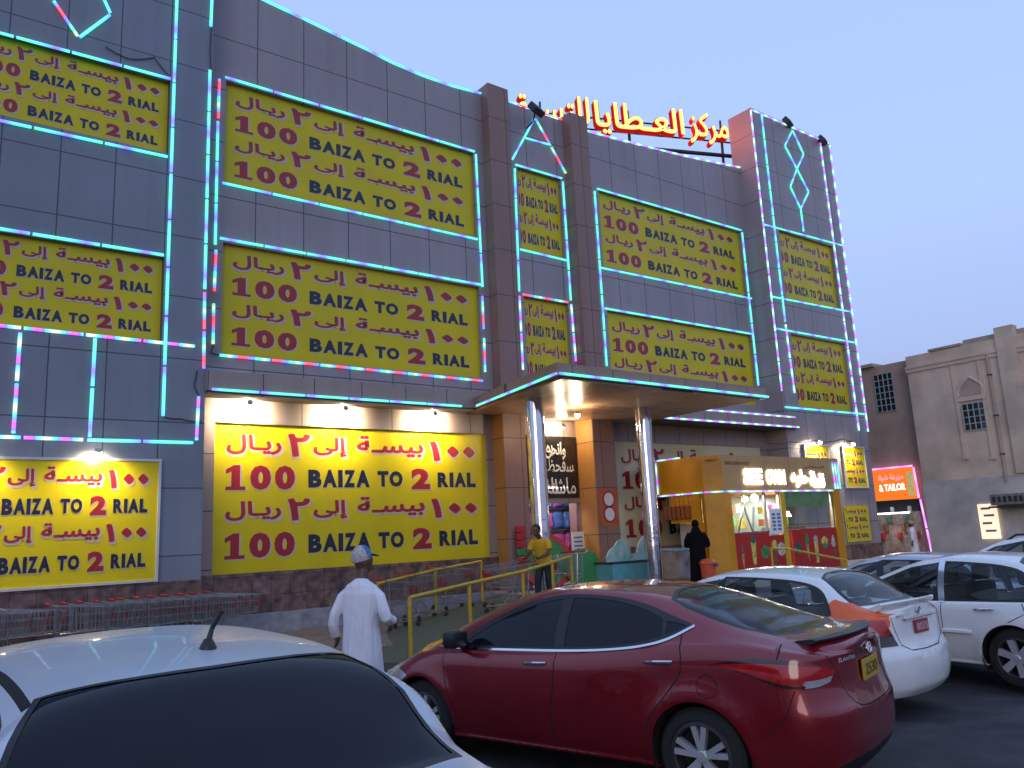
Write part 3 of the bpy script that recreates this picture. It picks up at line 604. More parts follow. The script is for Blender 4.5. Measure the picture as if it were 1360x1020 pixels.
def picpanel(x0, x1, z0, z1, seed):
    r = random.Random(seed)
    mb = MB(); mb.box(x0, x1, ky+.05, ky+.1, z0, z1); p = mb.build('picture_panel', KR, ks)
    cols = [(.55, .5, .42), (.05, .25, .08), (.6, .35, .1), (.5, .45, .5), (.25, .08, .05), (.6, .55, .1), (.02, .12, .1)]
    n = max(2, int((x1-x0)/.42))
    for k in range(n):
        cx_ = x0+(k+.5)*(x1-x0)/n; c = cols[(k*3+seed*2) % 7]; w = r.uniform(.15, .2)
        m = mat('food_picture', c, .4, noise=.6, nscale=14); m2 = mat('food_picture', cols[(k*2+seed+3) % 7], .4, noise=.5, nscale=11)
        mb = MB(); H = z1-z0; zc = z0+H*(.55+.1*(k % 2)); ty = (k+seed) % 3; fp = lambda a, b, d: (cx_+a, d, zc+b)
        if ty == 0:      # a bowl with scoops
            mb.prism([(w*math.cos(a), -.05+w*.9*math.sin(a)) for a in [math.pi*(1+q_/12) for q_ in range(13)]], fp, ky+.044, ky+.049, 0)
            for q_ in (-1, 0, 1): mb.lathe([(0, -.004), (w*.5, -.004), (w*.5, 0)], (cx_+q_*w*.55, ky+.047-.002*q_, zc+.02+.06*(1-abs(q_))), 'Y', 16, 1)
        elif ty == 1:    # a cone
            mb.prism([(-w*.5, .02), (w*.5, .02), (.02, -H*.45)], fp, ky+.044, ky+.049, 0)
            for q_ in range(3): mb.lathe([(0, -.004), (w*(.62-.14*q_), -.004), (w*(.62-.14*q_), 0)], (cx_, ky+.047-.002*q_, zc+.05+q_*.1), 'Y', 16, 1)
        else:            # a tall glass
            mb.prism([(-w*.6, .25), (w*.6, .25), (w*.4, -H*.4), (-w*.4, -H*.4)], fp, ky+.044, ky+.049, 0); mb.lathe([(0, -.004), (w*.62, -.004), (w*.62, 0)], (cx_, ky+.046, zc+.24), 'Y', 16, 1)
        mb.build('food_picture', [m, m2], p)
picpanel(19.15, 20.75, .42, 1.62, 1); picpanel(20.78, 21.45, .42, 1.52, 2); picpanel(21.9, 24.28, .42, 1.66, 3)
for a, b, c, d in ((19.15, 20.75, 1.66, 2.84), (21.7, 24.28, 1.7, 2.84)):
    mb = MB(); mb.box(a, b, ky+.1, ky+.11, c, d); mb.build('window_pane', GLASS, ks)
mb = MB()
for x in (19.15, 20.75, 21.44, 24.28): mb.box(x-.025, x+.025, ky+.07, ky+.14, 1.6, 2.84)
mb.box(19.15, 24.28, ky+.07, ky+.14, 1.62, 1.66); mb.build('window_frame', STEEL, ks)
POST = mat('green_poster', (.2, .36, .06), .5, col2=(.35, .42, .3), nscale=3)
INK2 = mat('kiosk_interior', (.5, .52, .5), .6, noise=.2, nscale=2)
mb = MB(); mb.box(19.0, 24.4, 16.9, 16.95, .4, 2.82); mb.box(19.0, 19.04, ky+.15, 16.9, .4, 2.0); mb.box(18.9, 24.5, ky+.15, 16.9, .4, .42); mb.build('interior_wall', INK2, ks)
mb = MB(); mb.box(19.2, 21.4, 16.85, 16.89, 2.1, 2.75); mb.box(21.75, 24.2, ky+.12, ky+.13, 2.35, 2.82); mb.build('poster', POST, ks)
mb = MB()
for k in range(3): mb.box(20.2+.0, 20.9, 16.4, 16.8, 1.0+k*.35, 1.03+k*.35)
mb.box(19.3, 20.2, 15.6, 16.2, .42, 1.55); mb.tube([(19.9, 15.5, 1.66), (20.25, 15.5, 2.4), (20.6, 15.5, 1.66)], .035, 6); mb.tube([(20.6, 15.5, 1.66), (20.75, 15.5, 2.4)], .035, 6)
mb.build('counter', STEEL, ks)
mb = MB(); mb.box(22.1, 23.6, 15.7, 16.3, .42, 1.75); mb.build('back_counter', STEEL, ks)
for k in range(16):
    mb = MB(); gx = 19.5+(k % 8)*.55; gz_ = 1.75+.42*(k//8)+.03*(k % 3); gh = .16+.05*(k*5 % 4)
    if 21.3 < gx < 21.75: continue
    mb.box(gx, gx+.2+.04*(k % 3), 16.3, 16.5, gz_, gz_+gh, b=.02); mb.build('food_pack', mat('food_pack_print', ((.6, .12, .05), (.65, .6, .5), (.15, .4, .1), (.7, .5, .08), (.3, .1, .3))[k % 5], .5, noise=.5, nscale=16), ks)
mb = MB(); mb.box(20.82, 21.4, ky+.0, ky+.05, 1.56, 2.3); mb.build('menu_board', [WHITE], ks)
mb = MB()
for k in range(2):
    for j in range(5): mb.box(20.9+k*.25, 21.07+k*.25, ky-.004, ky, 1.66+j*.11, 1.73+j*.11)
mb.build('menu_print', mat('blue_print', (.12, .2, .42), .5, noise=.3), ks)
mb = MB(); fk = lambda u, v, d: (u, ky-d, v)
put(mb, 'SEE', (19.72, 20.62, 3.02, 3.5), fk, .03, .05); mb.build('sign_word', SIGNW, ks); mb = MB(); put(mb, 'OWN', (20.8, 21.75, 3.02, 3.48), fk, .03, .06); mb.build('sign_word', SIGNW, ks); mb = MB()
put_fat(mb, '\uFEEA\uFEEE\uFEE0\uFEA3', (22.05, 22.98, 2.93, 3.5), fk, .03, .05); mb.build('sign_word', SIGNW, ks); mb = MB(); put_fat(mb, '\uFE94\uFEC4\uFED8\uFEE7', (23.05, 23.85, 2.93, 3.46), fk, .03, .05)
mb.build('sign_word', SIGNW, ks)
mb = MB(); put(mb, 'BANGLADESHI FOOD', (18.95, 20.05, 3.6, 3.7), fk, .004, .02); put(mb, '\uFEE2\uFECC\uFEC4\uFEE4\uFEDF\uFE8D', (22.85, 23.95, 3.52, 3.63), fk, .004, .01)
mb.build('small_print', mat('brown_print', (.06, .03, .02), .5, noise=.1), ks)
def kled(pts, m): o = led(ks, pts, m, .024); return o
kled([(kx0-.03, kyb, 3.9), (kx0-.03, 16.1, 3.9)], LED_B); kled([(kx0-.03, kyb, 3.88), (kx0-.03, kyb, 2.86)], LED_B)
kled([(kx0-.03, kyb, 2.83), (kx0-.03, ky+.35, 2.83), (kx0+.45, ky-.03, 2.83)], LED_B); kled([(kx0+.47, ky-.03, 2.83), (24.3, ky-.03, 2.83)], LED_B)
for k in range(3): kled([(24.4+k*.14, ky-.03, 3.78), (24.42+k*.14, ky-.03, 2.86)], (LED_B, LED_B, LED_A)[k])
floodlight((20.05, ky-.1, 2.66), (20.1, ky+.25, 2.2), 'bright lamp under the kiosk fascia over the left window', 170, 160, lens=.13, group=None)
for x, pw in ((20.2, 120), (23, 90)):
    ld = bpy.data.lights.new('kiosk_light', 'AREA'); ld.energy = pw; ld.size = .8; ld.color = (.92, 1, .95); o = bpy.data.objects.new('ceiling_lamp', ld); COL.objects.link(o); o.parent = ks; o.matrix_parent_inverse = INV[ks.name]; o.location = (x, 16.0, 2.74)
for x, z in ((22.0, 2.2), (22.55, 2.12)):
    mb = MB(); mb.lathe([(0, .1), (.05, .1), (.12, -.05), (0, -.05)], (x, 15.6, z), n=16); mb.build('pendant_lamp', LAMPGLOW, ks)
# crates of snacks hung beside the kiosk, and the freezer under them
BAG = mat('brown_snack', (.28, .08, .03), .5, noise=.4, nscale=20)
for k in range(6):
    tg = MB(); y = 15.95+k*.17; tg.box(18.3, 18.5, y, y+.13, 2.12, 2.5, b=.02); tg.tube([(18.4, y+.06, 2.5), (18.4, y+.06, 2.83)], .008, 5)
    o = tg.build('snack_bag', BAG, None); tag(o, 'brown snack bag hanging in the row under the side fascia of the kiosk', 'bag', 'snack bags hanging at the kiosk')
t = thing('display_freezer', 'grey chest freezer with picture panels beside the woman in black at the kiosk', 'freezer', (18.0, 16.4, .4))
mb = MB(); mb.box(17.55, 18.5, 15.75, 17.2, .45, 1.22, b=.03); mb.build('cabinet', mat('freezer_print', (.34, .36, .38), .4, col2=(.2, .12, .1), nscale=2.5), t)
mb = MB(); mb.box(17.53, 18.52, 15.73, 17.22, 1.22, 1.3, b=.02); mb.build('lid', mat('blue_glass_lid', (.25, .35, .45), .15, noise=.2), t)
mb = MB(); mb.box(17.6, 18.45, 15.8, 17.15, .4, .45); mb.build('base', KO, t)

# teal ride-on / freezer machine between the door and the steel column
t = thing('teal_chest_freezer', 'teal freezer with a curled printed board, left of the right steel column', 'freezer', (16.0, 16.2, .4))
TEAL = mat('teal_print', (.10, .33, .36), .4, noise=.15, nscale=4)
mb = MB(); mb.box(15.3, 16.75, 16.1, 16.8, .4, 1.0, b=.03); mb.build('cabinet', TEAL, t)
mb = MB(); mb.box(15.28, 16.77, 16.08, 16.82, 1.0, 1.05); mb.build('lid', DARK, t)
sh = [(15.3, 1.02), (15.3, 1.2), (15.42, 1.36), (15.6, 1.45), (15.75, 1.6), (15.95, 1.66), (16.1, 1.52), (16.2, 1.28), (16.45, 1.26), (16.55, 1.5), (16.75, 1.7), (16.75, 1.02)]
mb = MB(); mb.prism(sh, lambda a, b, d: (a, d, b), 16.3, 16.36); mb.build('printed_board', mat('pale_teal_print', (.45, .58, .55), .5, col2=(.12, .42, .42), nscale=5), t)
mb = MB(); mb.lathe([(0, -.01), (.16, -.01), (.14, 0)], (15.75, 16.29, 1.34), 'Y', 14); mb.build('print', bpy.data.materials['pale_teal_print'], t); mb = MB(); mb.box(16.2, 16.35, 16.27, 16.295, 1.25, 1.42); mb.build('print', mat('dark_red_print', (.08, .03, .02), .5, col2=(.3, .05, .03), nscale=8), t)

# inside the doorway: bags on the shelves
t = thing('bag_shelf', 'white shelf of bright bags seen through the entrance door', 'shelf', (15.5, 19.8, .4))
mb = MB()
for z in (.7, 1.35, 2.0, 2.65): mb.box(14.2, 16.9, 19.5, 19.95, z-.03, z)
mb.box(14.2, 16.9, 19.95, 20.0, .4, 3.2); mb.build('shelf_boards', WHITE, t)
cols = [(.55, .08, .35), (.62, .12, .42), (.08, .14, .4), (.35, .08, .4), (.1, .2, .5), (.5, .05, .25)]
BM = [mat('bag_cloth', c, .6, noise=.4, nscale=14) for c in cols]
for j, z in enumerate((.7, 1.35, 2.0, 2.65)):
    for k in range(6):
        mb = MB(); x = 14.3+k*.43; mb.box(x, x+.38, 19.3, 19.65, z, z+.52, b=.08); mb.box(x+.05, x+.33, 19.25, 19.32, z+.06, z+.28, b=.02); mb.tube([(x+.12, 19.4, z+.5), (x+.19, 19.4, z+.57), (x+.26, 19.4, z+.5)], .012, 6)
        ci = (0, 1, 2, 4, 3, 2)[(k+j*2) % 6]
        o = mb.build('school_bag', BM[ci], None, smooth=True)
        tag(o, ('pink', 'bright pink', 'dark blue', 'purple', 'blue', 'deep pink')[ci]+' school bag on the shelves seen through the entrance door', 'bag', ('pink', 'bright pink', 'dark blue', 'purple', 'blue', 'deep pink')[ci]+' bags on the shelves inside the door')
def area(loc, e, size, col, par, rot=(0, 0, 0)):
    ld = bpy.data.lights.new('room_light', 'AREA'); ld.energy = e; ld.size = size; ld.color = col; o = bpy.data.objects.new('room_light', ld); COL.objects.link(o)
    o.parent = par; o.matrix_parent_inverse = INV[par.name]; o.location = loc; o.rotation_euler = rot; return o
area((15.2, 18.9, 3.22), 60, 1.2, (.95, 1, .98), mall)
# red and green round mats leaning in the doorway, white door notice, green mat roll
RG = mat('green_mat', (.03, .22, .06), .7, noise=.3, nscale=20)
t = thing('round_mat', 'large round green mat with a red rim leaning behind the man in yellow', 'mat', (14.2, 17.7, .42), local=True)
mb = MB(); mb.lathe([(0, -.02), (.62, -.02), (.62, .02), (0, .02)], (0, 0, .75), 'Y', 36); mb.build('green_face', RG, t)
mb = MB(); mb.lathe([(.62, -.03), (.76, -.03), (.76, .03), (.62, .03), (.62, -.03)], (0, 0, .75), 'Y', 40); mb.build('red_rim', mat('red_rim', (.5, .02, .02), .5, noise=.15), t)
t.rotation_euler = (R_(-12), 0, R_(-15)); t.location = (14.1, 17.3, .42)
t = thing('round_mat', 'round plain green mat with a serrated edge standing by the end of the yellow rail', 'mat', (15.0, 16.9, .42), local=True)
mb = MB(); ns = 40; mb.prism([((.5+(.025 if k % 2 else 0))*math.cos(2*math.pi*k/ns), .52+(.5+(.025 if k % 2 else 0))*math.sin(2*math.pi*k/ns)) for k in range(ns)], lambda a, b, d: (a, d, b), -.03, .03); mb.build('green_face', RG, t)
t.rotation_euler = (R_(-10), 0, R_(-20))
t = thing('notice_board', 'tall white notice panel standing at the right side of the entrance door', 'notice', (15.75, 18.2, .4))
mb = MB(); mb.box(15.75, 16.2, 18.2, 18.24, .6, 1.9); mb.build('panel', WHITE, t)
mb = MB()
for k in range(9): mb.box(15.81, 16.14, 18.196, 18.2, .75+k*.12, .8+k*.12)
mb.build('print', bpy.data.materials['blue_print'], t)
t = thing('packet_strip', 'column of red and green packets hanging beside the left door column', 'packets', (13.9, 18.3, .6))
for k in range(7):
    mb = MB(); mb.box(13.2, 13.5, 17.5, 17.56, .75+k*.2, .92+k*.2, b=.01); mb.build('packet', RG if k == 3 else KR, t)

# ================================================================ shop beyond the tower and the beige building
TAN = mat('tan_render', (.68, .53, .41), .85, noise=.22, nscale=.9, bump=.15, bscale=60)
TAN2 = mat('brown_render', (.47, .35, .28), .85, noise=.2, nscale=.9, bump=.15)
GREYP = mat('grey_lower_paint', (.56, .51, .48), .7, noise=.22, nscale=1.1, bump=.1)
DGLASS = mat('dark_window_glass', (.02, .035, .04), .08, spec=.6, noise=.2)
bb = thing('beige_building', 'beige two storey building with barred arched windows right of the shopping centre', 'building', (38, 14, 0))
XB = 36.0
mb = MB(); mb.box(XB, 46, -6, 17.85, 3.35, 9.0); mb.build('wall', TAN, bb)
mb = MB(); mb.box(XB-.02, 46, -6, 17.87, -.5, 3.35); mb.build('painted_base', GREYP, bb)
mb = MB(); mb.box(XB+.5, 46, 17.85, 24, -.2, 8.95); mb.build('rear_wall', TAN2, bb)
mb = MB(); mb.box(XB-.10, XB, -6, 17.9, 8.42, 8.52); mb.box(XB-.06, XB, -6, 17.9, 8.25, 8.42); mb.build('cornice', TAN, bb)
mb = MB(); mb.box(XB+.2, 46, 10, 15.4, 9.0, 9.25); mb.box(XB-.05, XB+1.2, 15.4, 16.8, 9.02, 9.12); mb.box(XB+.3, XB+1.5, 19.6, 22, 8.95, 9.1); mb.build('roof_slab', TAN2, bb)
pa = at_x(1326, 470, XB).y; pb = at_x(1352, 470, XB).y
mb = MB(); mb.box(XB-.14, XB+.3, pb, pa, 3.4, 9.42); mb.build('pilaster', TAN, bb)
def barred(xp, ya, yb, za, zb, arch):
    mb = MB(); mb.box(xp-.03, xp+.02, ya, yb, za, zb); w = mb.build('window', DGLASS, bb)
    mb = MB()
    for k in range(5): y = ya+(yb-ya)*k/4; mb.box(xp-.06, xp-.03, y-.02, y+.02, za, zb)
    for k in range(7 if zb-za > 1.6 else 5): z = za+(zb-za)*k/(6 if zb-za > 1.6 else 4); mb.box(xp-.055, xp-.035, ya, yb, z-.018, z+.018)
    mb.build('window_bars', mat('pale_bars', (.4, .43, .42), .5, noise=.1) if 'pale_bars' not in bpy.data.materials else bpy.data.materials['pale_bars'], w)
    if arch:
        c = (ya+yb)/2; r_ = (yb-ya)/2+.08; z0 = zb+.35
        pts = [(c-r_, z0), (c-r_, z0+.18), (c-r_*.8, z0+.42), (c-r_*.45, z0+.58), (c, z0+.78), (c+r_*.45, z0+.58), (c+r_*.8, z0+.42), (c+r_, z0+.18), (c+r_, z0)]
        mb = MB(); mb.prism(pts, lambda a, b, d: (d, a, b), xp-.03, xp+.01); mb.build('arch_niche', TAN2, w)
        mb = MB(); mb.tube([(xp-.03, a, b) for a, b in pts], .06, 6); mb.box(xp-.09, xp, ya-.15, yb+.15, zb+.12, zb+.3); mb.build('arch_trim', TAN, w)
q0, q1 = at_x(1281, 560, XB), at_x(1309, 545, XB); r0, r1 = at_x(1281, 537, XB), at_x(1295, 571, XB)
barred(XB, q1.y, q0.y, r1.z, r0.z, True)
q0, q1 = at_x(1163, 520, XB+.5), at_x(1188, 520, XB+.5)
barred(XB+.5, q1.y, q0.y, at_x(1175, 547, XB+.5).z, at_x(1175, 496, XB+.5).z, False)
c = at_x(1352, 520, XB)
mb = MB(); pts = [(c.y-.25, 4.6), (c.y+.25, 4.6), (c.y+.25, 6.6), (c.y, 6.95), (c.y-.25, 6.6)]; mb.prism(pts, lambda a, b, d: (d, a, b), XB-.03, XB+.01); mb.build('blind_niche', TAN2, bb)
mb = MB(); mb.tube([(XB-.03, a, b) for a, b in [(c.y+.3, 4.4), (c.y+.3, 6.6), (c.y, 7.0), (c.y-.3, 6.6), (c.y-.3, 4.4)]], .05, 6); mb.build('niche_trim', TAN, bb)
for px_ in (1283, 1320):
    a = at_x(px_, 607, XB); mb = MB(); mb.box(XB-.07, XB, a.y-.07, a.y+.07, a.z, 8.2); mb.box(XB-.12, XB, a.y-.1, a.y+.1, a.z-.1, a.z); mb.build('wall_rib', TAN, bb)
t = thing('drain_pipe', 'thin pipe running down the beige wall to the grey paint', 'pipe', at_x(1327, 640, XB))
a = at_x(1337, 640, XB-.08); mb = MB(); mb.tube([(XB-.08, a.y, 8.4), (XB-.08, a.y, a.z)], .05, 8); mb.build('pipe', TAN2, t)
mb = MB()
for z in (7.5, 5.8, 4.2): mb.box(XB-.14, XB, a.y-.08, a.y+.08, z, z+.05)
mb.build('clamp', DARK, t)
a = at_x(1338, 663, XB-.6)
t = thing('air_cooler', 'slatted air cooler box on the grey wall above the lightbox', 'air cooler', (XB-.4, a.y, a.z-.4))
mb = MB(); mb.box(XB-.75, XB-.02, a.y-.75, a.y+.6, a.z-.22, a.z+.22, b=.03); mb.build('casing', mat('cooler_grey', (.22, .2, .19), .6, noise=.3), t)
mb = MB()
for k in range(6): mb.box(XB-.77, XB-.75, a.y-.62+k*.2, a.y-.5+k*.2, a.z-.1, a.z+.12)
mb.box(XB-.8, XB-.02, a.y-.8, a.y+.65, a.z-.32, a.z-.24); mb.build('grille', DARK, t)
p0, p1 = at_x(1298, 670, XB-.1), at_x(1322, 668, XB-.1); p2 = at_x(1304, 716, XB-.1)
t = thing('lightbox_poster', 'lit white and orange poster box on the grey wall of the beige building', 'poster', (XB-.1, (p0.y+p1.y)/2, p2.z))
mb = MB(); mb.box(XB-.14, XB-.02, p1.y, p0.y, p2.z, p0.z, b=.01); mb.build('box', mat('lit_poster', (.8, .7, .6), emit=(1, .85, .62), estr=1.0, col2=(.7, .3, .1), nscale=3), t)
mb = MB()
for k, f_ in enumerate((.2, .42, .64, .84)):
    z = p2.z+(p0.z-p2.z)*f_; mb.box(XB-.15, XB-.14, p1.y+.1+.12*(k % 2), p0.y-.2+.08*(k % 2), z, z+.09)
mb.build('pictures', mat('poster_pictures', (.3, .2, .18), .5, col2=(.55, .3, .2), nscale=8), t)

# tailor's shop
ts = thing('tailor_shop', 'small lit tailor shop with an orange backlit sign and pink light tubes beyond the tower', 'shop', (36, 19, 0))
XT = 36.3
s0, s1 = at_x(1150, 627, XT), at_x(1212.5, 620, XT); s2 = at_x(1190, 664, XT)
mb = MB(); mb.box(XT, XT+.15, s1.y, s0.y, s2.z, s1.z); 
mb.build('sign_panel', mat('orange_sign', (.7, .2, .02), emit=(1, .20, .015), estr=.85, col2=(.8, .12, .02), nscale=1.2), ts)
mb = MB(); fx = lambda u, v, d: (XT-d, -u, v)
put(mb, '& TAILOR', (-s0.y+.55, -s1.y-.45, s2.z+.42, s2.z+.74), fx, .01, .04)
mb.build('sign_text', mat('sign_white', (1, 1, 1), emit=(1, .9, .75), estr=1.6), ts)
mb = MB(); put(mb, '\uFEE7\uFE8E\uFEF3\uFEB7 \uFE94\uFECB\uFEAE\uFEB0\uFEE3', (-s0.y+.55, -s1.y-.5, s2.z+.85, s2.z+1.2), fx, .012, .03)
mb.build('sign_text', mat('sign_lilac', (.5, .4, .6), emit=(.8, .45, .5), estr=.8), ts)
mb = MB(); mb.box(XT-.012, XT, s1.y+.06, s1.y+.36, s2.z+.15, s1.z-.2); mb.build('sign_picture', mat('bottle_gold', (.5, .42, .15), emit=(.7, .6, .25), estr=.5, col2=(.25, .15, .04), nscale=5), ts)
mb = MB(); mb.box(XT, XT+.2, s1.y, s0.y, s2.z-.55, s2.z); mb.build('shutter_box', DARK, ts)
a = at_x(1222, 662, XT-.05); b = at_x(1238, 731, XT-.05)
led(ts, [(XT-.05, s0.y, s1.z+.05), (XT-.05, s1.y-.02, s1.z+.05)], LED_P, .045); led(ts, [(XT-.05, s1.y-.04, s1.z), (XT-.05, s1.y-.1, s2.z)], LED_P, .045); led(ts, [(XT-.05, a.y, a.z), (XT-.05, b.y, b.z-.4)], LED_P, .045)
WARM = mat('shelf_goods', (.3, .18, .12), .6, col2=(.5, .4, .35), nscale=5)
mb = MB(); mb.box(XT+.05, XT+.12, s1.y, s0.y, 0, s2.z-.55); mb.build('back_shelves', WARM, ts)
for k in range(9):
    mb = MB(); y = s1.y+.12+k*.2; z = .9+(k*7 % 4)*.38; mb.box(XT-.08, XT+.05, y, y+.15, z, z+.32, b=.01); mb.build('goods_box', mat('goods', ((.5, .05, .05), (.6, .6, .55), (.1, .25, .12), (.25, .12, .06))[k % 4], .5, noise=.3), ts)
mb = MB(); mb.box(XT-.5, XT-.46, s1.y+.2, s0.y, s2.z-.62, s2.z-.56); mb.build('tube_lamp', mat('shop_tube', (1, 1, 1), emit=(.8, .9, 1), estr=6), ts)
area((XT-.6, (s0.y+s1.y)/2, s2.z-.65), 22, .6, (1, .9, .8), ts, (0, R_(35), 0))

# ================================================================ yellow hand rails
def rail(name_label, pts, hgt, extra=()):
    t = thing('hand_rail', name_label, 'hand rail', pts[0])
    mb = MB(); mb.tube([Vector(p)+Vector((0, 0, hgt)) for p in pts], .033, 10); mb.build('top_bar', YPAINT, t, smooth=True)
    for p in list(pts)+list(extra):
        mb = MB(); mb.tube([Vector(p)-Vector((0, 0, .04)), Vector(p)+Vector((0, 0, hgt))], .034, 10); mb.build('post', YPAINT, t, smooth=True)
def on_ramp(x, y, h): # foot of a post whose top is seen at pixel (x,y) and stands h tall on the slope
    d = ray(x, y); k = 5
    for _ in range(60):
        p = Vector((0, 0, EYE))+d*k; z = min(.4, max(0.02, .4*(p.x-6.5)/6.1)); k += (p.z-h-z)*3
    return Vector((p.x, p.y, z))
in_ = [on_ramp(501, 775.5, .95), on_ramp(578, 757, .95), on_ramp(639, 745.5, .95)]
out_ = [on_ramp(544, 794, .95), on_ramp(623, 775, .95), on_ramp(694, 759, .95), on_ramp(733, 747, .95), on_ramp(758, 739, .95)]
print('rails', in_, out_)
rail('yellow hand rail along the wall side of the ramp, behind the man in white', in_, .95)
rail('yellow hand rail along the near side of the ramp, over the red car bonnet', out_, .95)
k0, k1 = at_y(1024, 728, 14.0), at_y(1122, 744, 13.4); k0.z = .40; k1.z = .1
rail('yellow hand rail sloping down in front of the kiosk pictures', [at_y(1024, 728, 14.0)-Vector((0, 0, .9)), at_y(1047, 729, 14.0)-Vector((0, 0, .9)), at_y(1124, 744, 14.0)-Vector((0, 0, .9))], .9)
a = at_y(940, 752, 14.3)
t = thing('orange_tub', 'round orange plastic tub showing over the taxi roof at the kiosk corner', 'tub', (a.x, 14.3, .4), local=True)
mb = MB(); mb.lathe([(0, 0), (.17, 0), (.2, .50), (.22, .52), (.21, .55), (.15, .63), (0, .66)], n=28); mb.build('tub', mat('orange_plastic', (.55, .08, .03), .4, noise=.15), t, smooth=True)
mb = MB(); mb.box(.0, .14, -.23, -.17, .44, .52); mb.build('tub_label', mat('dark_label', (.08, .05, .12), .4, noise=.2), t)

# ================================================================ shopping carts
CW = mat('cart_wire', (.36, .36, .37), .42, .85, noise=.3)
CR = mat('cart_red_plastic', (.40, .012, .015), .4, noise=.1)
def make_cart():
    t = thing('shopping_cart', 'wire shopping cart', 'shopping cart', (0, 0, 0), local=True)
    # basket narrows to the front (+x); rear at x=-.45
    def bar(m, a, b, r=.004): m.tube([a, b], r, 4, cap=False)
    def rect(x, wz): return x
    R0, R1 = (-.42, .26, .50, .98), (.42, .19, .56, .90)   # x, half width, z low, z high
    mb = MB()
    def lerp(f, s, g):  # f along, s side -1..1, g height
        x = R0[0]+(R1[0]-R0[0])*f; w = R0[1]+(R1[1]-R0[1])*f; z0 = R0[2]+(R1[2]-R0[2])*f; z1 = R0[3]+(R1[3]-R0[3])*f
        return (x+(.05*g if f > .99 else 0), s*w*(.8+.2*g), z0+(z1-z0)*g)
    for s in (-1, 1):
        for k in range(15): bar(mb, lerp(k/14, s, 0), lerp(k/14, s, 1))
        for g in (0, .33, .66): bar(mb, lerp(0, s, g), lerp(1, s, g))
        bar(mb, lerp(0, s, 1), lerp(1, s, 1), .009)
    for k in range(9):
        s = -1+2*k/8; bar(mb, lerp(1, s, 0), lerp(1, s, 1)); bar(mb, lerp(0, s, 0), lerp(0, s, .95)); bar(mb, lerp(0, s, 0), lerp(1, s, 0))
    for g in (0, .33, .66, 1): bar(mb, lerp(1, -1, g), lerp(1, 1, g), .008 if g == 1 else .004)
    for k in range(8): bar(mb, lerp(k/7, -1, 0), lerp(k/7, 1, 0))
    mb.build('basket', CW, t)
    mb = MB()
    for s in (-1, 1):
        mb.tube([(-.56, s*.26, 1.02), (-.42, s*.26, .97), (-.38, s*.24, .5), (-.4, s*.25, .14)], .012, 6)
        mb.tube([(-.38, s*.24, .5), (.3, s*.18, .52)], .011, 6); mb.tube([(-.4, s*.25, .14), (.4, s*.2, .16)], .012, 6); mb.tube([(-.36, s*.24, .45), (-.05, s*.23, .16)], .011, 6)
    mb.tube([(-.1, -.22, .16), (-.1, .22, .16)], .01, 6); mb.tube([(.4, -.2, .16), (.4, .2, .16)], .01, 6); mb.build('frame', STEEL, t, smooth=True)
    mb = MB(); mb.tube([(-.56, -.28, 1.02), (-.56, .28, 1.02)], .018, 8); mb.build('handle', CR, t, smooth=True)
    mb = MB(); mb.box(.46, .475, -.13, .13, .66, .84); mb.build('front_plate', CR, t)
    for sx, sy in ((-.4, .25), (-.4, -.25), (.4, .2), (.4, -.2)):
        mb = MB(); mb.lathe([(0, -.014), (.055, -.014), (.06, -.008), (.06, .008), (.055, .014), (0, .014)], (sx, sy, .06), 'Y', 16); mb.build('wheel', DARK, t, smooth=True)
    return t
cart = make_cart(); first = [True]
def put_cart(x, y, z, rz, label, group):
    c = cart if first[0] else copy_tree(cart); first[0] = False
    c.location = (x, y, z); c.rotation_euler = (0, 0, R_(rz)); c['label'] = label; c['group'] = group; return c
g1 = 'shopping carts nested along the wall'
row = [x for x in np.arange(.95, 2.1, .26)]+[x for x in np.arange(2.75, 4.0, .26)]+[x for x in np.arange(3.95, 5.75, .26)]
for k, x in enumerate(row):
    big = 'left' if x < 2.3 else ('middle' if x < 3.9 else 'right')
    ends = {'left': (.95,), 'middle': (2.75,), 'right': (3.95,)}
    last = {'left': row[4], 'middle': row[9], 'right': row[-1]}[big]
    lab = f'red handled wire cart nested inside the {big} stretch of carts under the left wing'
    if abs(x-last) < .01: lab = {'left': 'front cart of the left stretch, its red plate showing above the silver car roof', 'middle': 'front cart of the middle stretch of nested carts, its dark red plate showing', 'right': 'front cart of the whole row, nearest the man in white'}[big]
    put_cart(x, 16.75+.05*math.sin(k*2.1), .045, 0, lab, g1+f', {big} stretch' if abs(x-last) > .01 else g1)
g2 = 'shopping carts left beside the ramp'
for x, y, z, r, lab in ((8.35, 15.3, .1, 12, 'red handled cart behind the lowest rail post, right of the man in white'), (9.4, 15.9, .16, 8, 'cart by the wall midway up the ramp, seen between the two rails'), (10.5, 16.5, .25, 5, 'cart by the wall near the top of the inner ramp rail'),
                        (10.35, 14.15, .29, 178, 'cart standing in front of the yellow shirted man, pushed by him'), (10.9, 15.0, .33, 170, 'cart beside the pushed cart on the side of the brown door column'), (12.35, 14.75, .405, 205, 'cart right of the yellow shirted man, behind the end of the near rail'), (12.9, 15.3, .405, 160, 'cart tilted the other way at the end post of the near rail')):
    put_cart(x, y, z, r, lab, g2)
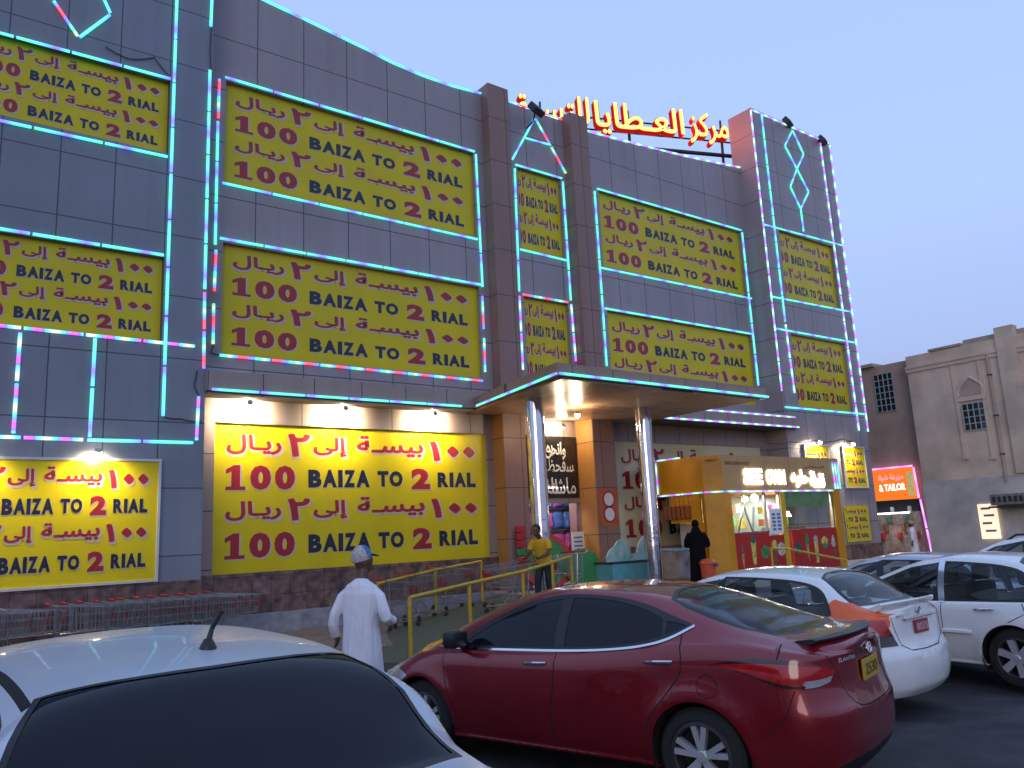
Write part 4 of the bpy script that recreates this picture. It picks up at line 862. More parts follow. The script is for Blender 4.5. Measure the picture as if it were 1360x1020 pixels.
# ================================================================ people
SKIN = mat('brown_skin', (.11, .05, .03), .5, noise=.12, nscale=20)
HAIR = mat('black_hair', (.008, .007, .007), .5, noise=.3, nscale=60)
def _noisefold(m, sc=5, st=.35):
    n = m.node_tree.nodes; L = m.node_tree.links; b = n['Principled BSDF']
    tc = n.new('ShaderNodeTexCoord'); mp = n.new('ShaderNodeMapping'); mp.inputs['Scale'].default_value = (sc, sc, sc*.18); L.new(tc.outputs['Object'], mp.inputs[0])
    no = n.new('ShaderNodeTexNoise'); no.inputs['Scale'].default_value = 1.6; no.inputs['Detail'].default_value = 3; L.new(mp.outputs[0], no.inputs['Vector'])
    bp = n.new('ShaderNodeBump'); bp.inputs['Strength'].default_value = st; bp.inputs['Distance'].default_value = .06; L.new(no.outputs['Fac'], bp.inputs['Height']); L.new(bp.outputs['Normal'], b.inputs['Normal'])
ROBE = mat('white_robe_cloth', (.74, .73, .78), .8, noise=.05, nscale=3); _noisefold(ROBE, 7, .9)
ABAYA = mat('black_abaya_cloth', (.006, .006, .009), .9, noise=.2, spec=.08); _noisefold(ABAYA, 5, .4)
TEE = mat('yellow_shirt_cloth', (.62, .34, .015), .8, noise=.08); _noisefold(TEE, 9, .3)
TROU = mat('dark_trousers', (.02, .022, .03), .8, noise=.2)

def solid(name, tubes, blobs, m, parent, voxel=.014, smooth_it=6):
    """overlapping closed lofts fused into one continuous skin. tubes: [(pts, radii or (rx,ry) list)], blobs: [(centre,(rx,ry,rz),rot)]"""
    bm = bmesh.new()
    for pts, rad in tubes:
        pts = [Vector(p) for p in pts]; N = len(pts); n = 20; rings = []; up = None
        for i, p in enumerate(pts):
            t = (pts[min(i+1, N-1)]-pts[max(i-1, 0)]).normalized()
            ref = Vector((0, 1, 0)) if abs(t.y) < .9 else Vector((1, 0, 0))
            a = ref.cross(t).normalized() if abs(t.y) < .9 else t.cross(ref).normalized(); b = t.cross(a).normalized()
            rx, ry = rad[i] if isinstance(rad[i], (tuple, list)) else (rad[i], rad[i])
            rings.append([bm.verts.new(p+a*(rx*math.cos(2*math.pi*k/n))+b*(ry*math.sin(2*math.pi*k/n))) for k in range(n)])
        for i in range(N-1):
            for k in range(n): bm.faces.new((rings[i][k], rings[i][(k+1) % n], rings[i+1][(k+1) % n], rings[i+1][k]))
        bm.faces.new(rings[0][::-1]); bm.faces.new(rings[-1])
    for c, r, *rot in blobs:
        mt = Matrix.Translation(c) @ (rot[0].to_matrix().to_4x4() if rot else Matrix()) @ Matrix.Diagonal((*r, 1))
        bmesh.ops.create_uvsphere(bm, u_segments=20, v_segments=14, radius=1, matrix=mt)
    bmesh.ops.recalc_face_normals(bm, faces=bm.faces[:])
    me = bpy.data.meshes.new(name); bm.to_mesh(me); bm.free()
    o = bpy.data.objects.new(name, me); COL.objects.link(o)
    md = o.modifiers.new('r', 'REMESH'); md.mode = 'VOXEL'; md.voxel_size = voxel
    ms = o.modifiers.new('s', 'SMOOTH'); ms.iterations = smooth_it; ms.factor = .5
    bpy.context.view_layer.update()
    me2 = bpy.data.meshes.new_from_object(o.evaluated_get(bpy.context.evaluated_depsgraph_get()))
    bpy.data.objects.remove(o); me2.name = name; me2.materials.clear(); me2.materials.append(m)
    return link(name, me2, parent, smooth=80)
def hand(tubes, wrist, direc, side, curl=.5, s=1.):
    """palm, four bent fingers of unequal length and a thumb; direc: forearm direction; side: direction of the thumb"""
    w, d, sd = Vector(wrist), Vector(direc).normalized(), Vector(side).normalized()
    sd = (sd-d*sd.dot(d)).normalized(); nrm = d.cross(sd).normalized()
    tubes.append(([w-d*.01, w+d*.045*s, w+d*.09*s], [(.024*s, .022*s), (.036*s, .02*s), (.036*s, .016*s)]))
    for k, ln in enumerate((.066, .075, .07, .055)):
        b = w+d*.082*s+sd*(.03-.02*k)*s; p = [b]; dd = d.copy()
        for j in range(3):
            dd = (dd+nrm*(-curl*.55)).normalized(); p.append(p[-1]+dd*ln*s/3*1.05)
        tubes.append((p, [.0095*s, .009*s, .0085*s, .007*s]))
    b = w+d*.03*s+sd*.028*s
    tubes.append(([b, b+(d*.6+sd*.8).normalized()*.035*s, b+(d*.9+sd*.5).normalized()*.065*s], [.012*s, .011*s, .008*s]))
def head(tubes, blobs, c, fwd, s=1.):
    """c: centre of the skull; fwd: where the face looks"""
    c = Vector(c); f = Vector(fwd).normalized(); up = Vector((0, 0, 1)); r = f.cross(up).normalized()
    q = Matrix((f, -r, up)).transposed().to_euler()
    blobs += [(c+up*.015, (.097*s, .078*s, .105*s), q), (c+f*.03-up*.055, (.06*s, .056*s, .062*s), q), (c+f*.055-up*.095, (.026*s, .026*s, .02*s), q),
              (c+f*.093-up*.02, (.02*s, .013*s, .02*s), q), (c+f*.085+up*.0, (.014*s, .012*s, .03*s), q), (c+f*.08-up*.066, (.017*s, .026*s, .011*s), q),
              (c+f*.082+up*.03+r*.03, (.012*s, .024*s, .008*s), q), (c+f*.082+up*.03-r*.03, (.012*s, .024*s, .008*s), q)]
    for k in (-1, 1): blobs.append((c+r*(.078*k)-f*.008-up*.012, (.02*s, .010*s, .03*s), q))
    return f, r, up
def eyes(parent, c, fwd, s=1.):
    c = Vector(c); f = Vector(fwd).normalized(); up = Vector((0, 0, 1)); r = f.cross(up).normalized()
    mb = MB()
    for k in (-1, 1):
        bm = bmesh.new(); bmesh.ops.create_uvsphere(bm, u_segments=10, v_segments=8, radius=.011*s, matrix=Matrix.Translation(c+f*.078*s+r*(.032*k)+up*.008)); mb.bm(bm)
    mb.build('eyes', DARK, parent, smooth=True)
    mb = MB(); mb.tube([c+f*.092*s-up*.068+r*.022, c+f*.0965*s-up*.066, c+f*.092*s-up*.068-r*.022], .004, 6); mb.build('mouth', mat('lip', (.09, .03, .025), .5, noise=.1), parent)

def core(T, top, arms, feet):
    T.append(([(0, 0, .82), (0, 0, 1.1), (-.005, 0, top-.08), (0, 0, top)], [(.1, .15), (.09, .14), (.085, .14), (.06, .07)]))
    for a in arms: T.append((a, [.045, .042, .036, .03][:len(a)]))
    for f in feet: T.append(([(0, f[1]*.9, .86), (f[0]*.6, f[1], .6), f], [.08, .07, .055]))
def P_(x, y, z=0): return Vector((x, y, z))
# --- man in a white robe, seen from behind, walking towards the ramp (right foot forward)
t = thing('person', 'man in a long white robe and patterned blue cap walking away past the ramp rails', 'person', (4.26, 8.62, gz(4.3, 8.6)), local=True)
T, B = [], []
# own space: looks along +x; turned afterwards
head(T, B, (.05, 0, 1.64), (.8, -.6, -.02), 1.12)
T.append(([(-.0, 0, 1.36), (.015, 0, 1.44), (.045, 0, 1.58)], [.068, .058, .06]))
hr = (.15, -.31, .99); hl = (.03, .33, .86)
T.append(([(.03, -.30, 1.02), hr], [.032, .026])); hand(T, hr, (.8, .1, -.5), (.3, .7, .5), .9)
T.append(([(-.01, .32, .96), hl], [.032, .026])); hand(T, hl, (.15, .0, -1), (1, 0, 0), .6)
for yy, xx in ((-.1, .2), (.1, -.2)):
    T.append(([(xx*.7, yy, .42), (xx, yy, .2), (xx, yy, .06)], [.062, .05, .042])); T.append(([(xx-.06, yy, .035), (xx+.06, yy, .04), (xx+.17, yy, .025)], [(.03, .038), (.036, .045), (.02, .035)]))
core(T, 1.38, [[(-.01, -.16, 1.34), (-.02, -.235, 1.24), (-.045, -.29, 1.08), (.03, -.30, 1.02)], [(-.01, .16, 1.34), (-.02, .235, 1.24), (-.05, .30, 1.08), (-.01, .32, .96)]], [(.13, -.1, .45), (-.13, .1, .45)])
solid('body', T, B, SKIN, t, .008, 4)
eyes(t, (.05, 0, 1.64), (.8, -.6, -.02), 1.12)
T = [([(-.02, 0, .14), (0, 0, .40), (-.01, 0, .75), (-.02, 0, .98), (-.01, 0, 1.15), (-.015, 0, 1.30), (-.01, 0, 1.385), (.0, 0, 1.43), (.005, 0, 1.455)],
      [(.22, .26), (.20, .245), (.165, .225), (.145, .205), (.145, .215), (.135, .215), (.115, .175), (.085, .10), (.066, .07)]),
     ([(-.01, -.13, 1.34), (-.02, -.225, 1.26), (-.045, -.29, 1.10), (-.04, -.31, 1.04), (.04, -.31, 1.01), (.13, -.31, .99)], [.06, .064, .064, .062, .058, .05]),
     ([(-.01, .13, 1.34), (-.02, .225, 1.26), (-.05, .30, 1.08), (-.045, .325, .98), (-.02, .33, .92), (.02, .335, .85)], [.06, .064, .064, .062, .056, .05])]
solid('robe', T, [], ROBE, t, .011, 5)
CAPW = mat('white_mesh_cap', (.46, .41, .40), .8, noise=.35, nscale=40); CAPB = mat('blue_cap', (.03, .11, .30), .7, col2=(.10, .24, .42), nscale=14); BRIM = mat('dark_cap_brim', (.012, .014, .03), .6, noise=.2)
_fd = Vector((.8, -.6, 0)).normalized(); _hc = Vector((.05, 0, 1.64))
q_ = Matrix((_fd, Vector((-_fd.y, _fd.x, 0)), Vector((0, 0, 1)))).transposed().to_euler()
cap_ = solid('cap', [], [((_hc+Vector((0, 0, .05))-_fd*.02)[:], (.122, .104, .135), q_)], CAPW, t, .008, 2)
cap_.data.materials.append(CAPB)
bm = bmesh.new(); bm.from_mesh(cap_.data)
bmesh.ops.bisect_plane(bm, geom=bm.verts[:]+bm.edges[:]+bm.faces[:], plane_co=_hc+Vector((0, 0, .02)), plane_no=(-_fd*.25+Vector((0, 0, 1))).normalized(), clear_inner=True)
bmesh.ops.bisect_plane(bm, geom=bm.verts[:]+bm.edges[:]+bm.faces[:], plane_co=_hc-_fd*.01+Vector((0, 0, .1)), plane_no=(_fd+Vector((0, 0, .45))).normalized())
for f in bm.faces:
    if (f.calc_center_median()-(_hc-_fd*.01+Vector((0, 0, .1)))).dot(_fd+Vector((0, 0, .45))) > 0: f.material_index = 1
bm.to_mesh(cap_.data); bm.free()
mb = MB(); sd_ = Vector((-_fd.y, _fd.x, 0)); N = 12; top_ = []
for k in range(N+1):
    a_ = math.pi*k/N-math.pi/2; top_.append((math.cos(a_)*.11, math.sin(a_)*.095))
mb.prism([(a_, b_) for a_, b_ in top_], lambda a_, b_, d: tuple(_hc+_fd*(.075+a_)+sd_*b_+Vector((0, 0, .075-.25*a_+d))), 0, .008); mb.build('cap_brim', BRIM, t)
t.rotation_euler = (0, 0, R_(36)); t.scale = (1.03, 1.03, 1.03)
# --- man in a yellow shirt pushing carts
t = thing('person', 'man in a yellow shirt and dark trousers pushing a cart atop the ramp', 'person', (11.3, 14.1, .40), local=True)
T, B = [], []
head(T, B, (.2, 0, 1.56), (1, .15, -.35))
T.append(([(.04, 0, 1.34), (.09, 0, 1.42), (.16, 0, 1.51)], [.066, .055, .055]))
for s in (-1, 1):
    T.append(([(.06, s*.235, 1.2), (.14, s*.25, 1.06), (.33, s*.22, 1.0), (.42, s*.2, .98)], [.047, .044, .036, .026])); hand(T, (.42, s*.2, .98), (1, 0, -.1), (0, -s, .3), 1.1)
T.append(([(-.06, 0, .8), (-.03, 0, 1.1), (.03, 0, 1.3)], [(.1, .15), (.09, .15), (.08, .13)])); T.append(([(.04, -.14, 1.3), (.06, -.235, 1.19)], [.05, .047])); T.append(([(.04, .14, 1.3), (.06, .235, 1.19)], [.05, .047]))
solid('body', T, B, SKIN, t, .010, 4); eyes(t, (.2, 0, 1.56), (1, .15, -.35))
T = [([(-.09, 0, .84), (-.07, 0, .95), (-.03, 0, 1.1), (.02, 0, 1.25), (.05, 0, 1.33), (.07, 0, 1.385)], [(.135, .19), (.135, .185), (.13, .19), (.125, .205), (.105, .16), (.07, .075)]),
     ([(.04, -.15, 1.33), (.06, -.22, 1.25), (.09, -.25, 1.14)], [.075, .075, .068]), ([(.04, .15, 1.33), (.06, .22, 1.25), (.09, .25, 1.14)], [.075, .075, .068])]
solid('shirt', T, [], TEE, t, .012, 4)
T = [([(-.08, 0, .96), (-.08, 0, .84), (-.07, 0, .76)], [(.125, .17), (.125, .175), (.1, .16)])]
for s, xx in ((-1, .1), (1, -.12)): T.append(([(-.07, s*.09, .84), (xx*.5, s*.095, .5), (xx, s*.1, .08)], [.095, .075, .06])); T.append(([(xx-.05, s*.1, .04), (xx+.06, s*.1, .045), (xx+.18, s*.1, .03)], [(.035, .04), (.04, .045), (.02, .035)]))
solid('trousers', T, [], TROU, t, .012, 4)
solid('hair', [], [((.175, 0, 1.62), (.105, .088, .085)), ((.13, 0, 1.575), (.06, .08, .075))], HAIR, t, .010, 2)
t.rotation_euler = (0, 0, R_(198))
# --- woman in a black abaya at the kiosk
t = thing('person', 'woman in a black abaya and headscarf standing at the kiosk side counter', 'person', (17.15, 14.75, .40), local=True)
T, B = [], []
head(T, B, (.03, 0, 1.53), (1, 0, 0)); T.append(([(0, 0, 1.3), (.02, 0, 1.45)], [.06, .055]))
T.append(([(.2, -.2, 1.0), (.3, -.16, 1.0)], [.028, .024])); hand(T, (.3, -.16, 1.0), (1, .2, 0), (0, .3, 1), .6)
T.append(([(.2, .2, 1.0), (.3, .16, 1.0)], [.028, .024])); hand(T, (.3, .16, 1.0), (1, -.2, 0), (0, -.3, 1), .6)
core(T, 1.32, [[(0, -.15, 1.28), (-.02, -.25, 1.12), (.02, -.27, 1.0), (.2, -.2, 1.0)], [(0, .15, 1.28), (-.02, .25, 1.12), (.02, .27, 1.0), (.2, .2, 1.0)]], [(0, -.09, .05), (0, .09, .05)])
solid('body', T, B, SKIN, t, .010, 3); eyes(t, (.03, 0, 1.53), (1, 0, 0))
T = [([(0, 0, .02), (0, 0, .4), (0, 0, .8), (0, 0, 1.1), (0, 0, 1.25), (0, 0, 1.34), (.01, 0, 1.42)], [(.22, .26), (.19, .23), (.165, .215), (.15, .21), (.135, .21), (.11, .16), (.07, .08)]),
     ([(0, -.16, 1.3), (-.02, -.25, 1.12), (.02, -.27, 1.0), (.2, -.2, 1.0)], [.08, .085, .085, .075]), ([(0, .16, 1.3), (-.02, .25, 1.12), (.02, .27, 1.0), (.2, .2, 1.0)], [.08, .085, .085, .075])]
solid('abaya', T, [], ABAYA, t, .013, 4)
solid('headscarf', [([(-.03, 0, 1.28), (-.03, 0, 1.38), (-.02, 0, 1.46)], [(.12, .16), (.1, .12), (.09, .095)])], [((-.005, 0, 1.55), (.108, .098, .122))], ABAYA, t, .011, 3)
t.rotation_euler = (0, 0, R_(35))
# --- man in white at the tailor's shop
p = at_y(1210, 693, 17.2)
t = thing('person', 'man in a white robe and pale cap standing before the lit tailor shop', 'person', (p.x, 17.2, .0), local=True)
T, B = [], []
head(T, B, (.03, 0, 1.58), (1, 0, 0)); T.append(([(0, 0, 1.36), (.02, 0, 1.5)], [.06, .055]))
for s in (-1, 1): T.append(([(.0, s*.29, .95), (.02, s*.29, .83)], [.03, .025])); hand(T, (.02, s*.29, .83), (.1, 0, -1), (1, 0, 0), .5)
for s in (-1, 1): T.append(([(-.04, s*.1, .04), (.06, s*.1, .045), (.17, s*.1, .025)], [(.035, .04), (.04, .045), (.02, .035)])); T.append(([(0, s*.1, .05), (0, s*.1, .3)], [.045, .05]))
core(T, 1.38, [[(0, -.15, 1.34), (-.01, -.24, 1.2), (.0, -.29, .95)], [(0, .15, 1.34), (-.01, .24, 1.2), (.0, .29, .95)]], [(0, -.1, .25), (0, .1, .25)])
solid('body', T, B, SKIN, t, .011, 3); eyes(t, (.03, 0, 1.58), (1, 0, 0))
T = [([(0, 0, .12), (0, 0, .45), (0, 0, .85), (0, 0, 1.15), (0, 0, 1.3), (0, 0, 1.39), (.01, 0, 1.46)], [(.19, .24), (.18, .22), (.15, .2), (.145, .21), (.13, .21), (.105, .16), (.066, .07)]),
     ([(0, -.16, 1.36), (-.01, -.24, 1.22), (-.01, -.28, 1.05), (0, -.29, .92)], [.075, .078, .066, .055]), ([(0, .16, 1.36), (-.01, .24, 1.22), (-.01, .28, 1.05), (0, .29, .92)], [.075, .078, .066, .055])]
solid('robe', T, [], ROBE, t, .013, 4)
solid('cap', [([(.02, 0, 1.6), (.02, 0, 1.66), (.022, 0, 1.71), (.022, 0, 1.72)], [(.106, .088), (.108, .09), (.085, .07), (.02, .02)])], [], mat('pale_cap', (.5, .36, .26), .8, noise=.2, nscale=25), t, .01, 2)
t.rotation_euler = (0, 0, R_(110))
# --- person inside the door
t = thing('person', 'dark haired person in a pink top standing inside the entrance door before the bags', 'person', (15.35, 18.85, .40), local=True)
T, B = [], []
head(T, B, (.03, 0, 1.53), (1, 0, 0)); T.append(([(0, 0, 1.3), (.02, 0, 1.45)], [.055, .05]))
for s in (-1, 1):
    T.append(([(0, s*.2, 1.1), (.02, s*.24, .98), (.2, s*.2, .95)], [.042, .038, .026])); hand(T, (.2, s*.2, .95), (1, 0, 0), (0, -s, .3), .6)
solid('body', T, B, SKIN, t, .011, 3); eyes(t, (.03, 0, 1.53), (1, 0, 0))
solid('pink_top', [([(0, 0, .75), (0, 0, .95), (0, 0, 1.15), (0, 0, 1.28), (.01, 0, 1.36)], [(.13, .18), (.12, .165), (.12, .19), (.1, .15), (.06, .065)]), ([(0, -.14, 1.28), (0, -.21, 1.12)], [.07, .065]), ([(0, .14, 1.28), (0, .21, 1.12)], [.07, .065])], [], mat('pink_cloth', (.5, .1, .16), .8, noise=.2), t, .013, 3)
T = [([(0, 0, .88), (0, 0, .76)], [(.12, .165), (.12, .17)])]
for s in (-1, 1): T.append(([(0, s*.09, .82), (0, s*.095, .45), (0, s*.1, .02)], [.09, .07, .055])); T.append(([(-.05, s*.1, .03), (.18, s*.1, .03)], [.04, .03]))
solid('trousers', T, [], TROU, t, .013, 3)
solid('hair', [], [((-.005, 0, 1.58), (.106, .09, .09)), ((-.05, 0, 1.5), (.06, .08, .1))], HAIR, t, .011, 2)
t.rotation_euler = (0, 0, R_(200))
# ================================================================ cars
TYRE = mat('tyre_rubber', (.012, .012, .013), .75, noise=.2)
RIM = mat('alloy_rim', (.62, .62, .64), .35, .55, noise=.08)
TRIM = mat('black_trim', (.012, .012, .014), .4, noise=.1)
GAP = mat('dark_gap', (.004, .004, .004), .9, noise=.1)
CHR = mat('chrome_trim', (.75, .75, .78), .12, 1., noise=.03)
TINT = mat('tinted_glass', (.006, .008, .014), .03, spec=.28, noise=.1)
CLEARG = bpy.data.materials.new('car_glass'); CLEARG.use_nodes = True; _gl(CLEARG, (.62, .66, .66), 1.5)
LAMPR = mat('tail_lamp_red', (.42, .008, .008), .12, coat=1, noise=.25, nscale=14)
LAMPD = mat('tail_lamp_smoked', (.03, .008, .008), .12, coat=1, noise=.3, nscale=14)
LAMPW = mat('lamp_clear', (.55, .55, .58), .1, .5, coat=1, noise=.1, nscale=14)
AMBER = mat('lamp_amber', (.6, .25, .03), .15, coat=1, noise=.1)
SEAT = mat('seat_cloth', (.10, .10, .105), .9, noise=.2)
def paint(name, col, metal=0., rough=.28, coat=1.): return mat(name, col, rough, metal, coat=coat, noise=.03, nscale=3, spec=.5)
def pchip(pts):
    x = np.array([p[0] for p in pts], float); y = np.array([p[1] for p in pts], float); o = np.argsort(x); x, y = x[o], y[o]
    h = np.diff(x); d = np.diff(y)/h; m = np.zeros_like(y)
    for i in range(1, len(x)-1):
        if d[i-1]*d[i] > 0:
            w1, w2 = 2*h[i]+h[i-1], h[i]+2*h[i-1]; m[i] = (w1+w2)/(w1/d[i-1]+w2/d[i])
    m[0], m[-1] = d[0], d[-1]
    def f(q):
        q = np.clip(q, x[0], x[-1]); i = np.clip(np.searchsorted(x, q)-1, 0, len(x)-2); t = (q-x[i])/h[i]
        return (1+2*t)*(1-t)**2*y[i]+t*(1-t)**2*h[i]*m[i]+t*t*(3-2*t)*y[i+1]+t*t*(t-1)*h[i]*m[i+1]
    return f
def make_car(name, label, S):
    """S: profiles of the body along x (0 = rear axle, forward +), z up from the ground"""
    t = thing(name, label, 'car', (0, 0, 0), local=True)
    fb, ft, fz, fy, fw = (pchip(S[k]) for k in ('belt', 'top', 'railz', 'raily', 'half'))
    er, ef = pchip(S['rear']), pchip(S['front']); xr, xf = S['xr'], S['xf']; Lr, Lf, nr, nf = S.get('Lr', .34), S.get('Lf', .55), 3.0, 2.6
    wb = S['wb']; wr = S.get('wr', .32)
    def ring(x, wm):
        hw, b, zt, zr, yr = fw(x), fb(x), ft(x), fz(x), fy(x); zr = max(zr, b+.012)
        sh = .62+(b-.62)*.62; lift = S.get('sill', .2)
        P = [(.0, lift), (hw-.14, lift), (hw-.065, lift+.06), (hw-.022, .42), (hw, .60), (hw-.006, sh), (hw-.03, b-.035), (hw-.062, b)]
        y7 = hw-.075
        g = zr-b
        P += [(y7+(yr-y7)*.33+.03*min(1, g/.3), b+g*.36), (y7+(yr-y7)*.72+.03*min(1, g/.3), b+g*.74), (yr, zr), (yr*.86, zr+(zt-zr)*.48), (yr*.5, zr+(zt-zr)*.86), (0, zt)]
        P = np.array(P)
        # Catmull-Rom
        Q = np.vstack([2*P[0]-P[1], P, [-P[-2][0], P[-2][1]]]); out = []
        for i in range(1, len(Q)-2):
            for s_ in range(12):
                u = s_/12; a, bb, c, d = Q[i-1:i+3]; T_ = .42
                out.append((2*u**3-3*u*u+1)*bb+(u**3-2*u*u+u)*T_*(c-a)+(-2*u**3+3*u*u)*c+(u**3-u*u)*T_*(d-bb))
        out.append(P[-1]); out = np.array(out); out[0, 0] = 0
        y = out[:, 0]*wm; z = out[:, 1]
        return y, z
    sm = lambda u: np.clip(u, 0, 1)**2*(3-2*np.clip(u, 0, 1))
    st = []
    for k in range(40): th = math.pi/2*(1-(k/40))**1.25; st.append((xr+Lr-Lr*math.sin(th)**(2/nr), math.cos(th)**(2/nr) if k else 0.))
    for x in np.linspace(xr+Lr, xf-Lf, 200): st.append((x, 1.))
    for k in range(1, 41): th = math.pi/2*(k/40)**1.25; st.append((xf-Lf+Lf*math.sin(th)**(2/nf), math.cos(th)**(2/nf) if k < 40 else 0.))
    T = []
    for x, wm in st:
        y, z = ring(x, wm)
        X = x+er(z)*sm((xr+.75-x)/.75)-ef(z)*sm((x-(xf-.85))/.85)
        for ax in (0, wb):     # wheel arch swell
            d = np.hypot(X-ax, z-wr); y = y+np.where(y > .3, .022*np.exp(-((d-wr-.06)/.09)**2)*wm, 0)
        T.append(np.stack([X, y, z], 1))
    T = np.array(T); nq, nr_ = T.shape[:2]
    mid = T[:, 60]; q = np.concatenate([[0], np.cumsum(np.maximum(1e-3, np.linalg.norm(np.diff(mid, axis=0), axis=1)))])
    rr = np.linalg.norm(np.diff(T[nq//2], axis=0), axis=1); r = np.concatenate([[0], np.cumsum(np.maximum(2e-3, rr))])
    def ev(a, b):
        i = np.clip(np.searchsorted(q, a)-1, 0, nq-2); j = np.clip(np.searchsorted(r, b)-1, 0, nr_-2)
        u = np.clip((a-q[i])/(q[i+1]-q[i]), 0, 1)[..., None]; v = np.clip((b-r[j])/(r[j+1]-r[j]), 0, 1)[..., None]
        return (1-u)*(1-v)*T[i, j]+u*(1-v)*T[i+1, j]+(1-u)*v*T[i, j+1]+u*v*T[i+1, j+1]
    jr = 12*10  # ring index of the rail
    def inv(pts, axes, lo, hi, i0=0, i1=None):
        sub = T[i0:i1, lo:hi][:, :, axes]; out = []
        for p in pts:
            d = ((sub-np.array(p))**2).sum(2); i, j = np.unravel_index(np.argmin(d), d.shape); a, b = q[i0+i], r[lo+j]
            ql, qh, rl, rh = q[i0], q[(i1 or nq)-1], r[lo], r[hi-1]
            for _ in range(6):
                e = .004; f0 = ev(np.array([a]), np.array([b]))[0][axes]; J = np.stack([(ev(np.array([a+e]), np.array([b]))[0][axes]-f0)/e, (ev(np.array([a]), np.array([b+e]))[0][axes]-f0)/e], 1)
                try: dl = np.linalg.solve(J, np.array(p)-f0)
                except Exception: break
                if not np.isfinite(dl).all(): break
                a = float(np.clip(a+np.clip(dl[0], -.03, .03), ql, qh)); b = float(np.clip(b+np.clip(dl[1], -.03, .03), rl, rh))
            out.append((a, b))
        return out
    side = lambda pts: inv(pts, [0, 2], 14, jr+4)
    topv = lambda pts: inv(pts, [0, 1], jr-12, nr_)
    rearv = lambda pts: inv(pts, [1, 2], 14, 12*7+6, 0, 60)
    frontv = lambda pts: inv(pts, [1, 2], 14, 12*7+6, nq-60, nq)
    def dense(poly, step=.05, closed=True):
        out = []; n = len(poly)
        for i in range(n if closed else n-1):
            a, b = np.array(poly[i]), np.array(poly[(i+1) % n]); k = max(1, int(np.linalg.norm(b-a)/step))
            out += [tuple(a+(b-a)*s_/k) for s_ in range(k)]
        if not closed: out.append(tuple(poly[-1]))
        return out
    def smooth_poly(pts, k=4, closed=True):
        P = np.array(pts, float); n = len(P); out = []
        for i in range(n if closed else n-1):
            a, b, c, d = (P[(i-1) % n] if closed or i else P[0]), P[i], P[(i+1) % n], (P[(i+2) % n] if closed or i < n-2 else P[-1])
            for s_ in range(k):
                u = s_/k; out.append(tuple(.5*((2*b)+(c-a)*u+(2*a-5*b+4*c-d)*u*u+(3*b-a-3*c+d)*u**3)))
        if not closed: out.append(tuple(P[-1]))
        return out
    def band(pl, w):
        pl = dense(pl, .06, False); P = np.array(pl); tg = np.gradient(P, axis=0); nn = np.stack([-tg[:, 1], tg[:, 0]], 1); nn /= np.linalg.norm(nn, axis=1)[:, None]+1e-9
        return [tuple(p) for p in P+nn*w/2]+[tuple(p) for p in (P-nn*w/2)[::-1]]
    regions = []   # (name, param polygon)
    for ax in (0, wb):
        R = wr+.045; a = [R_(-22)+k*R_(224)/30 for k in range(31)]
        pts = [(ax+R*math.cos(x_), max(wr+R*math.sin(x_), S.get('sill', .2)+.03)) for x_ in a]
        pp = side(pts); regions.append(('hole', [(pp[0][0], -.01)]+pp+[(pp[-1][0], -.01)]))
        pts2 = [(ax+(R+.022)*math.cos(x_), max(wr+(R+.022)*math.sin(x_), S.get('sill', .2)+.03)) for x_ in a]
        pp = side(pts2); regions.append(('lip', [(pp[0][0], -.01)]+pp+[(pp[-1][0], -.01)]))
    for nm, kind, poly in S['regions']:
        f = {'s': side, 't': topv, 'r': rearv, 'f': frontv}.get(kind[0])
        if kind == 'm':
            pp_ = [({'s': side, 'r': rearv, 't': topv}[v_[0]]([v_[1:]]))[0] for v_ in poly]; regions.append((nm, dense(pp_))); continue
        if 'l' in kind: poly2 = band(poly, kind_w(kind))
        else: poly2 = dense(smooth_poly(poly) if 'c' in kind else poly)
        regions.append((nm, f(poly2)))
    # points for the triangulation
    nb = S.get('nb', (150, 64))
    qs = np.interp(np.linspace(0, nq-1, nb[0]), np.arange(nq), q); rs = np.interp(np.linspace(0, nr_-1, nb[1]), np.arange(nr_), r)
    V = [(a, b) for a in qs for b in rs]; E = []
    for i in range(nb[0]-1): E += [(i*nb[1], (i+1)*nb[1]), (i*nb[1]+nb[1]-1, (i+1)*nb[1]+nb[1]-1)]
    qm, rm = q[-1], r[-1]
    for nm, pp in regions:
        o = len(V); pp = [(min(max(a, 0), qm), min(max(b, 0), rm)) for a, b in pp]
        pp = [p for i, p in enumerate(pp) if abs(p[0]-pp[i-1][0])+abs(p[1]-pp[i-1][1]) > 1e-4]
        V += pp; E += [(o+i, o+(i+1) % len(pp)) for i in range(len(pp))]
    res = delaunay_2d_cdt([Vector(p) for p in V], E, [], 0, 1e-5)
    v2 = np.array([tuple(p) for p in res[0]]); tri = np.array(res[2])
    c = v2[tri].mean(1)
    def inside(pp):
        P = np.array(pp); x, y = c[:, 0], c[:, 1]; ins = np.zeros(len(c), bool)
        for i in range(len(P)):
            x1, y1 = P[i-1]; x2, y2 = P[i]
            if y1 == y2: continue
            cond = (y1 > y) != (y2 > y); ins ^= cond & (x < (x2-x1)*(y-y1)/(y2-y1)+x1)
        return ins
    cls = np.array(['body']*len(tri), dtype=object); done = np.zeros(len(tri), bool)
    for nm, pp in regions:
        k = inside(pp) & ~done; cls[k] = nm; done |= k
    p3 = ev(v2[:, 0], v2[:, 1])
    e = .006
    du = ev(np.clip(v2[:, 0]+e, 0, qm), v2[:, 1])-ev(np.clip(v2[:, 0]-e, 0, qm), v2[:, 1]); dv = ev(v2[:, 0], np.clip(v2[:, 1]+e, 0, rm))-ev(v2[:, 0], np.clip(v2[:, 1]-e, 0, rm))
    nn = np.cross(du, dv); ln = np.linalg.norm(nn, axis=1); cen = np.array([wb/2, 0, .6]); nn[ln < 1e-10] = (p3-cen)[ln < 1e-10]
